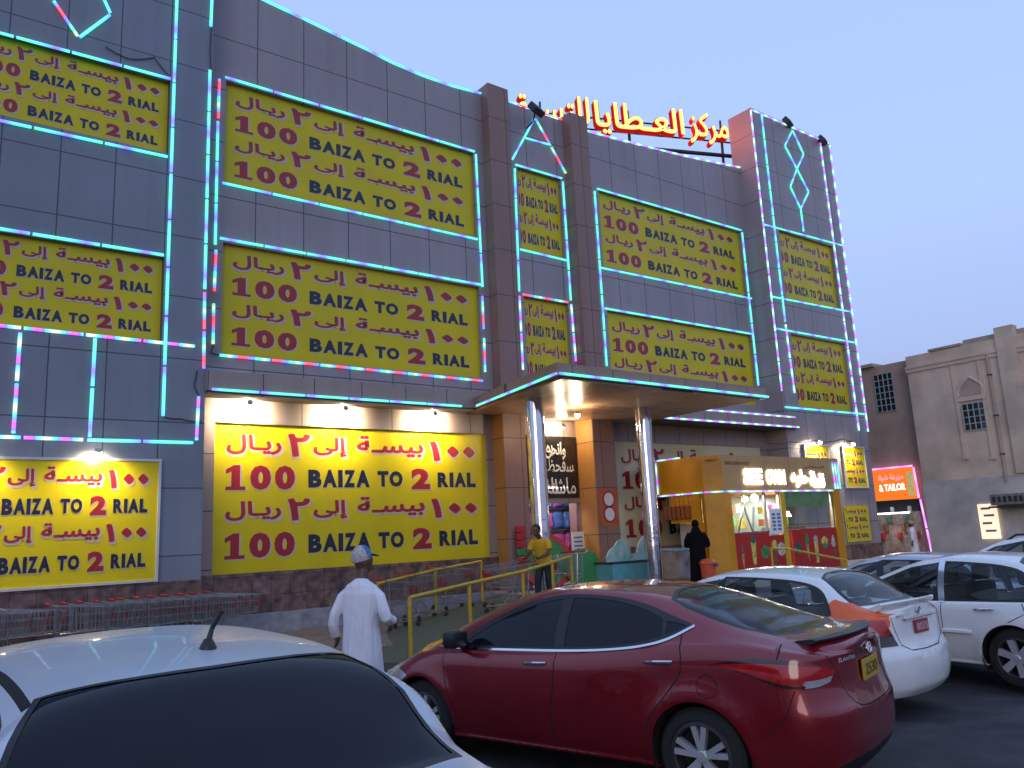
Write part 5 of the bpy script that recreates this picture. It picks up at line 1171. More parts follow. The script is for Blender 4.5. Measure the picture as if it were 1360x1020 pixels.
    nn /= np.linalg.norm(nn, axis=1)[:, None]+1e-12
    if (nn*(p3-cen)).sum(1).mean() < 0: nn = -nn
    p3[:, 1] = np.where(p3[:, 1] < 1e-4, 0, p3[:, 1]); nn[p3[:, 1] == 0, 1] = 0; nn /= np.linalg.norm(nn, axis=1)[:, None]+1e-12
    def part(nm, sel, m, mirror, parent=t, off=0., mats=None, mi=None):
        ids = np.where(np.isin(cls, sel))[0]
        if not len(ids): return None
        tr = tri[ids]; us, iv = np.unique(tr, return_inverse=True); iv = iv.reshape(-1, 3); P = p3[us]+nn[us]*off; N = nn[us]
        # wind outward
        fn = np.cross(P[iv[:, 1]]-P[iv[:, 0]], P[iv[:, 2]]-P[iv[:, 0]]); fl = (fn*N[iv[:, 0]]).sum(1) < 0; iv[fl] = iv[fl][:, ::-1]
        midx = np.array([0]*len(iv)) if mi is None else np.array([mi.get(x_, 0) for x_ in cls[ids]])
        outs = []
        sets = [(P, N, iv, midx)]
        Pm, Nm = P*[1, -1, 1], N*[1, -1, 1]
        if mirror == 'join': sets = [(np.vstack([P, Pm]), np.vstack([N, Nm]), np.vstack([iv, iv[:, ::-1]+len(P)]), np.concatenate([midx, midx]))]
        elif mirror == 'two': sets.append((Pm, Nm, iv[:, ::-1], midx))
        for P_2, N_2, F_2, M_2 in sets:
            me = bpy.data.meshes.new(nm); me.from_pydata([tuple(x_) for x_ in P_2], [], [tuple(int(k) for k in f) for f in F_2])
            for m_ in (mats or [m]): me.materials.append(m_)
            me.polygons.foreach_set('material_index', [int(k) for k in M_2]); me.polygons.foreach_set('use_smooth', [True]*len(me.polygons)); me.update()
            me.normals_split_custom_set_from_vertices([tuple(x_) for x_ in N_2])
            o = bpy.data.objects.new(nm, me); COL.objects.link(o); o.parent = parent; outs.append(o)
        return outs
    pm = S['paint']; gl = S.get('glass', TINT)
    part('body', ['body', 'lip', 'gap', 'trim', 'lower', 'accent', 'groove'], pm, 'join', mats=[pm, GAP, TRIM, S.get('accent', pm)], mi={'gap': 1, 'groove': 1, 'trim': 2, 'lower': 2, 'accent': 3})
    for nm in ('door_front', 'door_rear'): part('door', [nm], pm, 'two')
    part('trunk_lid', ['trunk'], pm, 'join'); part('hood', ['hood'], pm, 'join')
    for nm in ('wf', 'wr', 'wq'): part('side_window', [nm], S.get('side_glass', gl), 'two', off=-.004)
    part('windscreen', ['wind'], gl, 'join', off=-.003); part('rear_window', ['back'], S.get('back_glass', gl), 'join', off=-.003)
    part('window_chrome', ['chrome'], CHR, 'two', off=.006)
    tl = part('tail_lamp', ['tail', 'tail2', 'tail3'], LAMPR, 'two', off=.004, mats=[LAMPR, S.get('tail2', LAMPD), LAMPW], mi={'tail2': 1, 'tail3': 2})
    part('headlight', ['head', 'head2'], LAMPW, 'two', off=.003, mats=[LAMPW, AMBER], mi={'head2': 1})
    part('grille', ['grille'], TRIM, 'join', off=-.01)
    part('fuel_flap', ['flap'], pm, None) if False else None
    # wheels
    rimr = wr*.70
    for ax, s in ((0, 1), (0, -1), (wb, 1), (wb, -1)):
        yc = s*(fw(ax)-.125); w = bpy.data.objects.new('wheel', None); COL.objects.link(w); w.parent = t; w.location = (ax, yc, wr); w.empty_display_size = .1
        W2 = .1
        mb = MB(); mb.lathe([(rimr, -W2), (wr-.025, -W2), (wr, -W2+.03), (wr, W2-.03), (wr-.03, W2), (rimr+.01, W2+.004), (rimr, W2-.01)], axis='Y', n=48); mb.build('tyre', TYRE, w, smooth=True)
        mb = MB(); mb.lathe([(rimr, -W2), (rimr-.01, W2-.01), (rimr, W2), (rimr+.004, W2-.002), (rimr-.02, W2+.004), (rimr-.03, W2-.01), (rimr-.035, -.02), (0, -.02)], axis='Y', n=48, mi=1)
        ns = S.get('spokes', 5)
        for k in range(ns):
            for dlt in ((-.16, .16) if S.get('split', True) else (0,)):
                a0 = 2*math.pi*k/ns+.3; a1 = a0+dlt*1.25; b0 = a0+dlt*.55; ww = .021 if S.get('split', True) else .04
                tx = Vector((-math.sin(a1), 0, math.cos(a1)))
                p0 = Vector((math.cos(b0)*.03, 0, math.sin(b0)*.03)); p1 = Vector((math.cos(a1)*(rimr-.012), 0, math.sin(a1)*(rimr-.012)))
                tx = (p1-p0).cross(Vector((0, 1, 0))).normalized()
                vs = [p0+tx*ww*.8, p0-tx*ww*.8, p1-tx*ww, p1+tx*ww]; y1, y0 = W2-.012, W2-.05
                mb.add([v+Vector((0, y1 if i < 2 else y1+.012, 0)) for i, v in enumerate(vs)]+[v+Vector((0, y0, 0)) for v in vs], [(0, 1, 2, 3), (4, 5, 6, 7), (0, 1, 5, 4), (1, 2, 6, 5), (2, 3, 7, 6), (3, 0, 4, 7)], 0)
        mb.lathe([(0, W2-.002), (.035, W2-.004), (.05, W2-.02), (.05, W2-.05)], axis='Y', n=20)
        o = mb.build('rim', [S.get('rim', RIM), DARK], w, smooth=30)
        if s < 0: w.rotation_euler = (0, 0, math.pi)
        # dark well behind the arch
        mb = MB(); R = wr+.05; pts = [(ax+R*math.cos(a), wr+R*math.sin(a)) for a in [R_(-25)+k*R_(230)/20 for k in range(21)]]
        y0, y1 = s*.45, s*(fw(ax)-.012)
        mb.add([(a, y0, b) for a, b in pts]+[(a, y1, b) for a, b in pts], [(i, i+1, 22+i, 21+i) for i in range(20)]+[tuple(range(21))]); mb.build('wheel_well', GAP, t)
    # cabin: floor, seats, wheel
    mb = MB(); mb.box(-.3, wb-.3, -.68, .68, .28, .32); mb.box(xr+.3, xf-.5, -.62, .62, .22, .28)
    mb.build('cabin_floor', GAP, t)
    if S.get('seats', True):
        for x, y in ((1.05, .36), (1.05, -.36), (.1, .38), (.1, -.38)):
            mb = MB(); mb.box(x-.1, x+.45, y-.24, y+.24, .36, .58, b=.06); mb.box(x-.2, x-.02, y-.24, y+.24, .5, 1.08, b=.06); mb.box(x-.19, x-.07, y-.13, y+.13, 1.1, 1.29, b=.04); mb.build('seat', SEAT, t, smooth=True)
        mb = MB(); mb.box(1.75, 2.2, -.66, .66, .6, .88, b=.05); mb.build('dashboard', GAP, t)
    # mirrors
    for s in (1, -1):
        mx_, mz_ = S['mirror']; my = s*(fw(mx_)+.085); mb = MB(); mb.box(mx_-.07, mx_+.07, my-.10, my+.10, mz_-.065, mz_+.08, b=.045)
        mb.tube([(mx_, my-s*.08, mz_-.04), (mx_+.06, s*(fw(mx_)-.07), mz_-.06)], [.035, .04], 8); mb.build('wing_mirror', S.get('mirror_mat', pm), t, smooth=True)
    # handles
    for hx, hz in S['handles']:
        for s in (1, -1):
            pt = ev(*[np.array([v_]) for v_ in side([(hx, hz)])[0]])[0]; y = s*(pt[1]+.022)
            mb = MB(); mb.tube([(hx-.11, y-s*.022, hz+.004), (hx-.085, y, hz+.004), (hx, y+s*.006, hz), (hx+.085, y, hz-.006), (hx+.11, y-s*.022, hz-.008)], [.012, .014, .015, .014, .012], 8); mb.build('door_handle', S.get('handle_mat', CHR), t, smooth=True)
    # number plate
    z0, z1, hwid = S['plate']; pt = ev(*[np.array([v_]) for v_ in rearv([(0.05, (z0+z1)/2)])[0]])[0]; x = pt[0]-.012
    mb = MB(); mb.box(x-.012, x+.004, -hwid, hwid, z0, z1, b=.004); pl = mb.build('number_plate', S['plate_mat'], t)
    if S.get('plate_text'):
        mb = MB(); put(mb, S['plate_text'], (-hwid*.8, hwid*.8, z0+(z1-z0)*.22, z0+(z1-z0)*.78), lambda u, v, d: (x-.012-d, -u, v), .003, .02); mb.build('plate_digits', S.get('plate_ink', INK), pl)
    t['_x'] = 0; del t['_x']
    return t, dict(ev=ev, side=side, topv=topv, rearv=rearv, fw=fw, ft=ft)
def kind_w(k): return float(k.split('l')[1])
def place(t, x, y, deg, z=None, tilt=0):
    t.location = (x, y, gz(x, y) if z is None else z); t.rotation_euler = (0, 0, R_(deg))

# ------------------------------------------------ red fastback saloon
REDP = paint('dark_red_metallic', (.215, .005, .012), .35, .32)
YPL = mat('yellow_plate', (.45, .30, .03), .5, noise=.1)
def arc(pts, k=5):
    P = np.array(pts, float); n = len(P); out = []
    for i in range(n-1):
        a_, b_, c_, d_ = P[max(i-1, 0)], P[i], P[i+1], P[min(i+2, n-1)]
        for s_ in range(k):
            u = s_/k; out.append(tuple(.5*((2*b_)+(c_-a_)*u+(2*a_-5*b_+4*c_-d_)*u*u+(3*b_-a_-3*c_+d_)*u**3)))
    return out+[tuple(P[-1])]
wfp = arc([(1.24, .995), (1.7, .982), (2.22, .98)])+arc([(2.22, .985), (2.05, 1.085), (1.85, 1.185), (1.69, 1.25), (1.45, 1.325), (1.24, 1.36)])
wrp = arc([(1.14, 1.0), (.75, 1.025), (.45, 1.066), (.27, 1.115)])+arc([(.29, 1.225), (.45, 1.285), (.7, 1.34), (.92, 1.362), (1.14, 1.365)])
wqp = [(.235, 1.128), (.16, 1.155), (.09, 1.188), (.17, 1.205), (.25, 1.215)]
cl = [(2.5, .955), (2.2, .958), (1.9, .962), (1.2, .982), (.75, 1.008), (.42, 1.05), (.2, 1.11), (.05, 1.185)]
dlo = arc(cl)+arc([(.06, 1.20), (.26, 1.262), (.45, 1.322), (.75, 1.376), (1.15, 1.394), (1.43, 1.366), (1.72, 1.285), (2.05, 1.135), (2.33, .995), (2.48, .965)])
ELA = dict(xr=-.985, xf=3.56, wb=2.70, wr=.325, paint=REDP, Lr=.42, Lf=.6,
  belt=[(-.985, .99), (-.6, 1.05), (-.2, 1.085), (.1, 1.085), (.5, 1.03), (1.2, .97), (1.9, .945), (2.4, .93), (2.7, .895), (3.1, .79), (3.56, .66)],
  top=[(-.985, 1.085), (-.8, 1.11), (-.6, 1.125), (-.35, 1.19), (0, 1.315), (.3, 1.40), (.6, 1.445), (1.0, 1.46), (1.4, 1.448), (1.75, 1.395), (2.1, 1.28), (2.45, 1.135), (2.75, 1.005), (2.9, .962), (3.2, .85), (3.45, .74), (3.56, .66)],
  railz=[(-.985, 1.01), (-.7, 1.07), (-.5, 1.11), (-.2, 1.18), (.1, 1.27), (.4, 1.345), (.8, 1.40), (1.15, 1.412), (1.45, 1.385), (1.8, 1.295), (2.15, 1.165), (2.45, 1.03), (2.65, .935), (2.85, .885), (3.2, .785), (3.56, .665)],
  raily=[(-.985, .66), (-.5, .665), (0, .63), (.5, .585), (1.2, .58), (1.75, .625), (2.25, .70), (2.65, .745), (3.1, .70), (3.56, .6)],
  half=[(-.985, .835), (-.5, .872), (0, .886), (1.4, .8875), (2.4, .885), (3.0, .86), (3.56, .80)],
  rear=[(.2, .13), (.32, .03), (.48, .0), (.62, .0), (.72, .03), (.85, .05), (.95, .05), (1.06, .03), (1.5, .03)],
  front=[(.2, .14), (.35, .03), (.5, 0), (.62, .02), (.75, .16), (.9, .34), (1.2, .34)],
  mirror=(2.17, 1.035), mirror_mat=TRIM, handles=[(.27, .945), (1.40, .875)], plate=(.785, .925, .18), plate_mat=YPL, plate_text='2530', plate_ink=mat('worn_plate_ink', (.12, .08, .02), .5, noise=.2), spokes=5, split=True, seats=False, tail2=LAMPD, back_glass=mat('dusty_tinted_glass', (.014, .016, .022), .09, spec=.4, noise=.3, nscale=5),
  regions=[('wf', 's', wfp), ('wr', 's', wrp), ('wq', 's', wqp),
    ('chrome', 'sl.018', arc([(2.52, .947), (2.2, .948), (1.9, .952), (1.2, .972), (.75, .998), (.42, 1.04), (.2, 1.10), (.03, 1.185)])),
    ('trim', 's', dlo),
    ('tail2', 's', arc([(-.14, .952), (-.45, 1.0), (-.72, .99)])+arc([(-.74, .965), (-.48, .972), (-.14, .948)])),
    ('tail', 'm', [('s', -.17, .946), ('s', -.32, .962), ('s', -.48, .97), ('s', -.72, .965), ('r', .78, .955), ('r', .66, .935), ('r', .57, .91), ('r', .60, .88), ('r', .66, .872), ('r', .80, .862), ('s', -.76, .85), ('s', -.62, .845), ('s', -.42, .895), ('s', -.3, .925)]),
    ('tail3', 'm', [('r', .80, .862), ('r', .66, .872), ('r', .60, .88), ('r', .63, .845), ('r', .72, .825), ('r', .80, .82), ('s', -.76, .828), ('s', -.74, .85)]),
    ('tail2', 's', arc([(-.30, .92), (-.45, .875), (-.62, .825), (-.76, .815)])+arc([(-.76, .83), (-.62, .845), (-.45, .885)])),
    ('back', 't', [(-.60, 0), (-.58, .35), (-.47, .57), (-.3, .605), (-.05, .60), (.15, .57), (.27, .52), (.34, .3), (.36, 0)]), ('trim', 't', [(-.64, 0), (-.62, .37), (-.50, .60), (-.3, .635), (-.05, .625), (.15, .595), (.30, .54), (.38, .3), (.40, 0)]),
    ('wind', 't', [(2.68, 0), (2.62, .4), (2.45, .66), (2.05, .62), (1.72, .555), (1.65, .3), (1.63, 0)]), ('trim', 't', [(2.80, 0), (2.72, .45), (2.5, .70), (2.05, .645), (1.68, .58), (1.60, .3), (1.58, 0)]),
    ('head2', 's', [(3.0, .58), (3.07, .58), (3.04, .68), (2.98, .67)]), ('head', 'sc', [(2.85, .68), (3.05, .745), (3.3, .70), (3.6, .60), (3.6, .52), (3.2, .57), (3.0, .60)]), ('grille', 'f', [(0, .36), (.5, .38), (.55, .3), (.4, .24), (0, .23)]),
    ('gap', 'sl.010', [(1.27, .235), (1.27, .45), (1.22, .7), (1.20, .98)]), ('gap', 'sl.010', [(2.42, .95), (2.42, .85), (2.36, .6), (2.28, .4), (2.2, .24)]),
    ('gap', 'sl.010', arc([(.11, 1.15), (.09, .98), (.11, .86), (.24, .70), (.36, .56), (.42, .38), (.45, .24)])), ('gap', 'sl.009', [(-.59, 1.08), (-.60, .995)]),
    ('gap', 'sl.007', [(-.10+.075*math.cos(a_), .80+.075*math.sin(a_)) for a_ in [k*math.pi/12 for k in range(25)]]),
    ('gap', 'rl.009', arc([(.64, 1.03), (.58, .95), (.53, .86), (.47, .74), (.33, .655), (0, .64)])), ('gap', 'sl.007', [(-.70, .81), (-.64, .66), (-.47, .50)]),
    ('lower', 'r', [(0, .2), (.85, .2), (.72, .30), (.5, .345), (0, .35)]),
    ('door_front', 's', [(1.265, .24), (2.2, .24), (2.28, .4), (2.36, .6), (2.42, .85), (2.42, .945), (1.9, .95), (1.2, .97), (1.22, .7), (1.265, .45)]),
    ('door_rear', 's', [(1.265, .24), (.455, .24), (.425, .38), (.365, .56), (.245, .70), (.115, .86), (.095, .98), (.11, 1.12), (.2, 1.09), (.42, 1.03), (.75, .99), (1.2, .97), (1.22, .7), (1.265, .45)]),
    ('trunk', 'r', [(0, .645), (.325, .66), (.465, .745), (.525, .86), (.575, .95), (.63, 1.03), (0, 1.06)])])
red, RI = make_car('red_car', 'dark red fastback saloon with a yellow plate, parked nose towards the ramp', ELA)
def deco_red(t, I):
    ev = I['ev']
    # lip spoiler
    N = 21; ys = np.linspace(-.62, .62, N); vs = []
    for y in ys:
        e_ = abs(y)/.62; x = -.865+.13*e_**2.2; z = 1.102-.014*e_**2
        pr = [(x+.14, z-.012), (x+.06, z+.008), (x-.04, z+.02), (x-.062, z+.012), (x-.055, z-.002), (x+.02, z-.03)]
        vs += [(a, y, b) for a, b in pr]
    m = 6; mb = MB(); mb.add(vs, [(i*m+k, i*m+(k+1) % m, (i+1)*m+(k+1) % m, (i+1)*m+k) for i in range(N-1) for k in range(m)]+[tuple(range(m)), tuple((N-1)*m+k for k in range(m))[::-1]]); mb.build('spoiler', TRIM, t, smooth=50)
    px_ = ev(*[np.array([v]) for v in I['rearv']([(.03, .985)])[0]])[0]
    mb = MB(); X = px_[0]-.012
    ring = [(X-.006, .062*math.cos(a), .985+.033*math.sin(a)) for a in [2*math.pi*k/24 for k in range(25)]]; mb.tube(ring, .0075, 8)
    mb.tube([(X-.006, .03, .963), (X-.006, .015, 1.008)], .007, 6); mb.tube([(X-.006, -.015, .963), (X-.006, -.03, 1.008)], .007, 6); mb.tube([(X-.006, .02, .984), (X-.006, -.02, .989)], .006, 6)
    mb.build('emblem', CHR, t, smooth=True)
    p = ev(*[np.array([v]) for v in I['rearv']([(.42, .965)])[0]])[0]
    def f(u, v, d):
        q_ = ev(*[np.array([w]) for w in I['rearv']([(max(.02, u), v)])[0]])[0]; return (q_[0]-d-.002, u, v)
    mb = MB(); put(mb, 'ELANTRA', (-.52, -.27, .952, .978), lambda u, v, d: f(-u, v, d), .004, .02); mb.build('badge_lettering', LAMPH, t)
deco_red(red, RI)
place(red, 5.39, 4.27, 104.7, -.035)
# ------------------------------------------------ the other cars share one saloon recipe with their own proportions
WPAINT = paint('white_car_paint', (.74, .76, .76), 0, .3); OPAINT = paint('orange_car_paint', (.78, .11, .003), 0, .35, .5)
SPAINT = paint('silver_car_paint', (.52, .55, .60), .4, .42, .35); BPAINT = paint('pale_blue_silver_paint', (.42, .46, .56), .45, .33)
PLR = mat('red_plate', (.32, .03, .05), .5, noise=.1); PLW = mat('plate_white_ink', (.55, .45, .45), .5)
def saloon(H, half, xr, xf, wb, roof0, roof1, tail, cowl, trunk=1.06, bz=.94, wr=.31, **kw):
    """roof0/roof1: where the roof starts at the back and ends at the front; tail: foot of the rear window; cowl: foot of the windscreen"""
    k = H-1.0; ry = half-.28; bb_ = bz+.05
    rz = lambda f: bz+.01+(H-.07-bz-.01)*f
    mid = (roof0+roof1)/2
    d = dict(xr=xr, xf=xf, wb=wb, wr=wr,
      belt=[(xr, trunk-.07), (tail, bb_), (0, bz+.03), (mid, bz+.01), (cowl-.4, bz), (cowl+.05, bz-.03), (xf-.6, .80), (xf, .64)],
      top=[(xr, trunk), (xr+.12, trunk+.012), (tail-.06, trunk+.025), (tail+(roof0-tail)*.45, trunk+.03+(H-.05-trunk)*.5), (roof0, H-.065), (roof0+.3, H-.02), (mid+.1, H), (roof1-.25, H-.025), (roof1, H-.075), (roof1+(cowl-roof1)*.5, H-.075-(H-1.075)*.48), (cowl+.03, 1.0), (cowl+.25, .965), (xf-.5, .86), (xf-.15, .75), (xf, .65)],
      railz=[(xr, trunk-.055), (tail-.05, trunk-.01), (tail+.12, trunk+.05), (tail+(roof0-tail)*.6, rz(.66)), (roof0, rz(.88)), (roof0+.4, rz(.98)), (mid+.1, rz(1)), (roof1-.2, rz(.95)), (roof1, rz(.85)), (roof1+(cowl-roof1)*.5, rz(.45)), (cowl-.08, rz(.03)), (cowl+.2, .925), (xf-.5, .83), (xf, .655)],
      raily=[(xr, half-.2), (tail, half-.19), (roof0, ry+.02), (mid, ry), (roof1, ry+.03), (cowl-.1, half-.16), (cowl+.3, half-.15), (xf-.5, half-.19), (xf, half-.28)],
      half=[(xr, half-.05), (xr+.5, half-.012), (.2, half), (wb*.6, half), (wb, half-.005), (xf-.5, half-.03), (xf, half-.09)],
      rear=[(.2, .11), (.32, .02), (.48, 0), (.62, .01), (.70, .05), (.85, .07), (1.0, .075), (1.1, .07), (1.6, .07)],
      front=[(.2, .13), (.35, .03), (.5, 0), (.62, .02), (.75, .14), (.9, .3), (1.2, .3)],
      mirror=(cowl-.45, bz+.08), handles=[(.28, bz-.07), (1.25, bz-.09)], plate=(.76, .90, .2), plate_mat=WHITE, spokes=7, split=False)
    bx = kw.get('bpillar', 1.02); xa = cowl-.42; zt = lambda f: rz(f)-.035
    rt = roof0+.05
    wf_ = [(bx+.06, bz+.025), (xa-.35, bz+.025), (xa+.12, bz+.035), (roof1+(cowl-roof1)*.42, rz(.45)-.05), (roof1-.02, zt(.84)), (roof1-.3, zt(.94)), (bx+.09, zt(1))]
    we = kw.get('wend', -.22)
    wr_ = [(bx-.05, bz+.025), (.3, bz+.03), (we+.02, bz+.055)]+arc([(we-.06, bz+.075), (we-.08, bz+.115), (we+.05, zt(.72)), (we+.3, zt(.9)), (.6, zt(.98)), (bx-.02, zt(1))])
    def grow(p, g):
        P = np.array(p); c = P.mean(0); return [tuple(c+(v-c)*(1+g/np.linalg.norm(v-c))) for v in P]
    dlo_ = [(we-.13, bz+.085), (we+.0, bz+.02), (bx, bz-.002), (xa-.3, bz-.002), (xa+.26, bz+.015), (roof1+(cowl-roof1)*.44, rz(.45)-.01), (roof1, zt(.84)+.022), (roof1-.3, zt(.94)+.022)]+arc([(bx, zt(1)+.022), (.55, zt(.98)+.022), (we+.27, zt(.9)+.022), (we+.01, zt(.72)+.018), (we-.12, bz+.12), (we-.10, bz+.055)])
    ty = half-.3
    tb = kw.get('tb', .70); tt = kw.get('tt', 1.0)
    bars = []
    if kw.get('bpaint'): bars = [('pil', 's', [(bx-.045, bz-.01), (bx+.055, bz-.01), (bx+.09, zt(1)+.04), (bx-.02, zt(1)+.04)])]
    d['regions'] = bars+[('wf', 's', wf_), ('wr', 's', wr_), ('trim', 's', dlo_),
      ('tail', 'm', [('s', xr+.26, tb+.25), ('r', half-.1, tb+.255), ('r', .60, tb+.25), ('r', .54, tb+.11), ('r', half-.08, tb+.105), ('s', xr+.20, tb+.1)]),
      ('tail2', 'm', [('s', xr+.20, tb+.1), ('r', half-.08, tb+.105), ('r', .54, tb+.11), ('r', .49, tb), ('r', half-.08, tb), ('s', xr+.19, tb)]),
      ('back', 't', [(tail+.02, 0), (tail+.03, ty*.7), (tail+.10, ty+.03), (tail+(roof0-tail)*.5, ty-.0), (roof0-.04, ty-.08), (roof0+.03, ty*.5), (roof0+.05, 0)]),
      ('trim', 't', [(tail-.03, 0), (tail-.02, ty*.7), (tail+.04, ty+.085), (tail+(roof0-tail)*.5, ty+.05), (roof0-.02, ty-.035), (roof0+.06, ty*.5), (roof0+.08, 0)]),
      ('wind', 't', [(cowl-.03, 0), (cowl-.08, ty*.6), (cowl-.2, ty+.08), (roof1+.2, ty+.0), (roof1+.0, ty-.05), (roof1-.05, ty*.5), (roof1-.07, 0)]),
      ('trim', 't', [(cowl+.06, 0), (cowl+.0, ty*.6), (cowl-.14, ty+.12), (roof1+.2, ty+.03), (roof1-.03, ty-.02), (roof1-.09, ty*.5), (roof1-.11, 0)]),
      ('head', 's', [(xf-.7, .70), (xf-.5, .77), (xf-.2, .72), (xf+.1, .6), (xf-.3, .58), (xf-.55, .62)]), ('grille', 'f', [(0, .35), (.5, .37), (.5, .27), (0, .25)]),
      ('gap', 'sl.010', [(bx, .24), (bx-.0, .6), (bx+.0, bz-.005)]), ('gap', 'sl.010', [(xa+.25, bz-.01), (xa+.27, .7), (xa+.22, .4), (xa+.15, .24)]),
      ('gap', 'sl.010', [(we+.02, bz+.01), (we-.02, .82), (.12, .66), (.33, .48), (.40, .24)]),
      ('gap', 'rl.010', [(.52, trunk-.02), (.50, .9), (.44, .72), (.3, .66), (0, .65)]),
      ('door_front', 's', [(bx, .24), (xa+.15, .24), (xa+.22, .4), (xa+.265, .7), (xa+.24, bz-.01), (bx, bz-.005)]), ('door_rear', 's', [(bx, .24), (.405, .24), (.335, .48), (.125, .66), (we-.015, .82), (we+.02, bz+.005), (bx, bz-.005)]),
      ('trunk', 'r', [(0, .655), (.3, .665), (.435, .725), (.495, .9), (.515, trunk-.02), (0, trunk)])]
    d.update({a: b for a, b in kw.items() if a not in ('bpillar', 'wend', 'tb', 'tt', 'bpaint', 'extra')})
    d['regions'] = kw.get('extra', [])+d['regions']
    return d
# --- white and orange taxi
og = [('accent', 'm', [('s', -.05, .6), ('s', -.12, .95), ('s', -.2, 1.0), ('t', -.34, .665), ('t', -.48, .60), ('t', -.60, .575), ('t', -.72, .57), ('t', -.84, .55), ('r', .54, .99), ('r', .53, .95), ('r', .55, .9), ('r', .78, .9), ('s', -.74, .80), ('s', -.74, .70), ('s', -.66, .64), ('s', -.45, .55)])]
TX = saloon(1.46, .845, -.93, 3.37, 2.55, -.10, 1.35, -.58, 2.42, trunk=1.075, bz=.93, wr=.30, paint=WPAINT, accent=OPAINT, glass=CLEARG, plate_mat=PLR, plate_ink=PLW, plate_text='8033', wend=-.20, tb=.72, plate=(.80, .93, .15), sill=.22)
reg = TX['regions']
i = [k for k, r in enumerate(reg) if r[0] == 'tail2'][-1]
TX['regions'] = reg[:i+1]+og+reg[i+1:]
taxi, TI = make_car('taxi', 'white taxi with an orange rear wing panel and red plate, behind the red car', TX)
def lip(t, I, m, y, x, z, th=.03):
    N = 17; ys = np.linspace(-y, y, N); vs = []
    for yy in ys:
        e_ = abs(yy)/y; xx = x+.09*e_**2.2; zz = z-.015*e_**2
        vs += [(a, yy, b) for a, b in [(xx+.14, zz-.01), (xx+.06, zz+.012), (xx-.03, zz+th), (xx-.05, zz+th-.01), (xx-.04, zz), (xx+.02, zz-.03)]]
    mb = MB(); mb.add(vs, [(i*6+k, i*6+(k+1) % 6, (i+1)*6+(k+1) % 6, (i+1)*6+k) for i in range(N-1) for k in range(6)]+[tuple(range(6)), tuple((N-1)*6+k for k in range(6))[::-1]]); mb.build('spoiler', m, t, smooth=50)
lip(taxi, TI, WPAINT, .6, -.82, 1.088, .05)
def rear_pt(I, y, z): return I['ev'](*[np.array([v]) for v in I['rearv']([(y, z)])[0]])[0]
q_ = rear_pt(TI, .03, .955); mb = MB(); mb.box(q_[0]-.02, q_[0]+.01, -.34, .34, .945, .972, b=.008); mb.build('boot_handle', CHR, taxi)
mb = MB(); X_ = rear_pt(TI, .03, 1.02)[0]-.012; mb.tube([(X_, .045*math.cos(a), 1.02+.03*math.sin(a)) for a in [2*math.pi*k/20 for k in range(21)]], .007, 6); mb.tube([(X_, 0, .99), (X_, 0, 1.05)], .006, 6); mb.build('emblem', CHR, taxi)
mb = MB(); X_ = rear_pt(TI, .35, .99)[0]-.006; mb.box(X_-.003, X_+.006, .30, .44, .985, 1.0); mb.build('badge', CHR, taxi)
place(taxi, 8.37, 5.27, 93.5, -.10)
# --- white saloon at the right edge
WS = saloon(1.47, .86, -.95, 3.4, 2.6, -.02, 1.25, -.55, 2.3, trunk=1.06, bz=.92, wr=.325, paint=WPAINT, glass=CLEARG, side_glass=CLEARG, wend=-.16, bpillar=.80, handle_mat=CHR, spokes=6)
WS['regions'] = [('chrome', 's', [(.76, .905), (.84, .905), (.875, 1.40), (.80, 1.40)])]+WS['regions']
white, WI = make_car('white_car', 'white saloon with a bright pillar between its side windows, at the right edge', WS)
f0 = WI['fw'](1)
for s_ in (1, -1):
    mb = MB(); mb.tube([(.45, s_*(f0-.004), .58), (.5, s_*(f0+.012), .585), (1.9, s_*(f0+.010), .575), (1.95, s_*(f0-.01), .57)], [.02, .026, .026, .02], 6); mb.build('side_moulding', WPAINT, white, smooth=True)
place(white, 11.0, 4.2, 85, -.09)
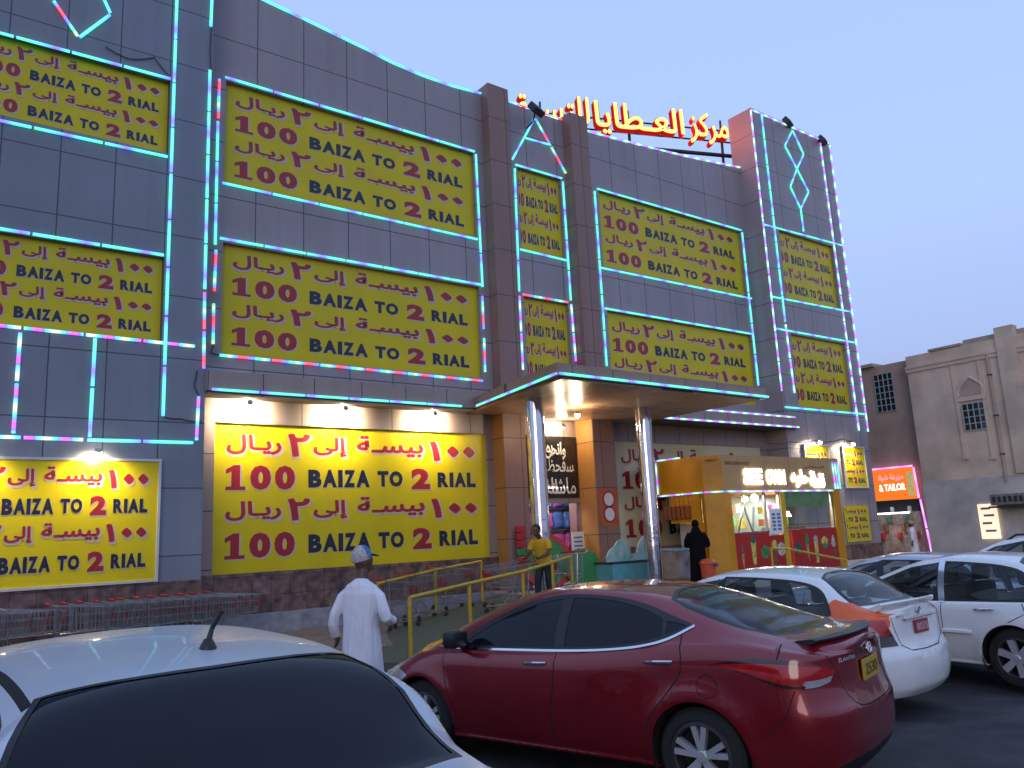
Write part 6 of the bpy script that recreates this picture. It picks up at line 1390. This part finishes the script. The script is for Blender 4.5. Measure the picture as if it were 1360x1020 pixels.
# --- silver saloon, its roof and rear window in the lower left corner
SV = saloon(1.47, .93, -.80, 3.5, 2.6, -.02, 1.45, -.44, 2.5, trunk=1.03, bz=.92, wr=.31, paint=SPAINT, wend=-.15, glass=TINT)
SV['raily'] = [(-.8, .76), (-.44, .75), (-.2, .685), (-.02, .55), (.4, .535), (.9, .54), (1.45, .59), (2.4, .77), (2.8, .78), (3.0, .74), (3.5, .65)]
SV['regions'] = [r_ for r_ in SV['regions'] if r_[0] not in ('back',) and not (r_[0] == 'trim' and r_[1] == 't' and r_[2][0][0] < 0)]
SV['regions'] = [('groove', 'tl.026', [(-.02, .535), (.4, .525), (.9, .53), (1.4, .57)]), ('back', 't', [(-.43, 0), (-.425, .50), (-.40, .69), (-.2, .61), (.0, .495), (-.035, .25), (-.05, 0)]), ('trim', 't', [(-.46, 0), (-.455, .52), (-.42, .72), (-.2, .632), (.018, .51), (-.018, .25), (-.033, 0)])]+SV['regions']
silver, SI = make_car('silver_car', 'silver car with a stubby roof aerial seen from behind, at the lower left', SV)
mb = MB(); zt_ = float(SI['ft'](.15)); mb.lathe([(0, .034), (.014, .032), (.023, .016), (.03, 0), (.03, -.02)], (.15, -.05, zt_), n=20); mb.build('aerial_foot', TRIM, silver, smooth=True)
mb = MB(); mb.tube([(.15, -.05, zt_+.02), (.155, -.065, zt_+.065)], [.011, .008], 10)
a0, a1 = Vector((.155, -.065, zt_+.065)), Vector((.165, -.105, zt_+.122)); N = 24
mb.tube([a0.lerp(a1, k/N) for k in range(N+1)], [.0095 if k % 3 else .0065 for k in range(N+1)], 10); mb.build('aerial', TRIM, silver, smooth=True)
place(silver, .86, 2.86, 95, .08)
# --- two cars further off
FS = saloon(1.5, .86, -.95, 3.5, 2.6, -.05, 1.4, -.55, 2.45, paint=BPAINT, glass=CLEARG, nb=(110, 50))
far, _ = make_car('silver_blue_car', 'pale silver blue saloon beyond the white saloon, in front of the tailor shop', FS)
place(far, 13.2, 6.05, 97)
FU = saloon(1.70, .9, -.85, 3.7, 2.7, -.55, 1.5, -.72, 2.55, trunk=1.12, bz=1.05, wr=.35, paint=WPAINT, glass=CLEARG, nb=(110, 50))
suv, _ = make_car('estate_car', 'tall pale estate car with roof bars, farthest right behind the white saloon', FU)
mb = MB()
for s in (1, -1): mb.tube([(-.4, s*.56, 1.62), (-.3, s*.56, 1.69), (1.2, s*.56, 1.70), (1.35, s*.57, 1.61)], .018, 8)
mb.build('roof_bar', TRIM, suv, smooth=True)
place(suv, 15.0, 4.6, 97)
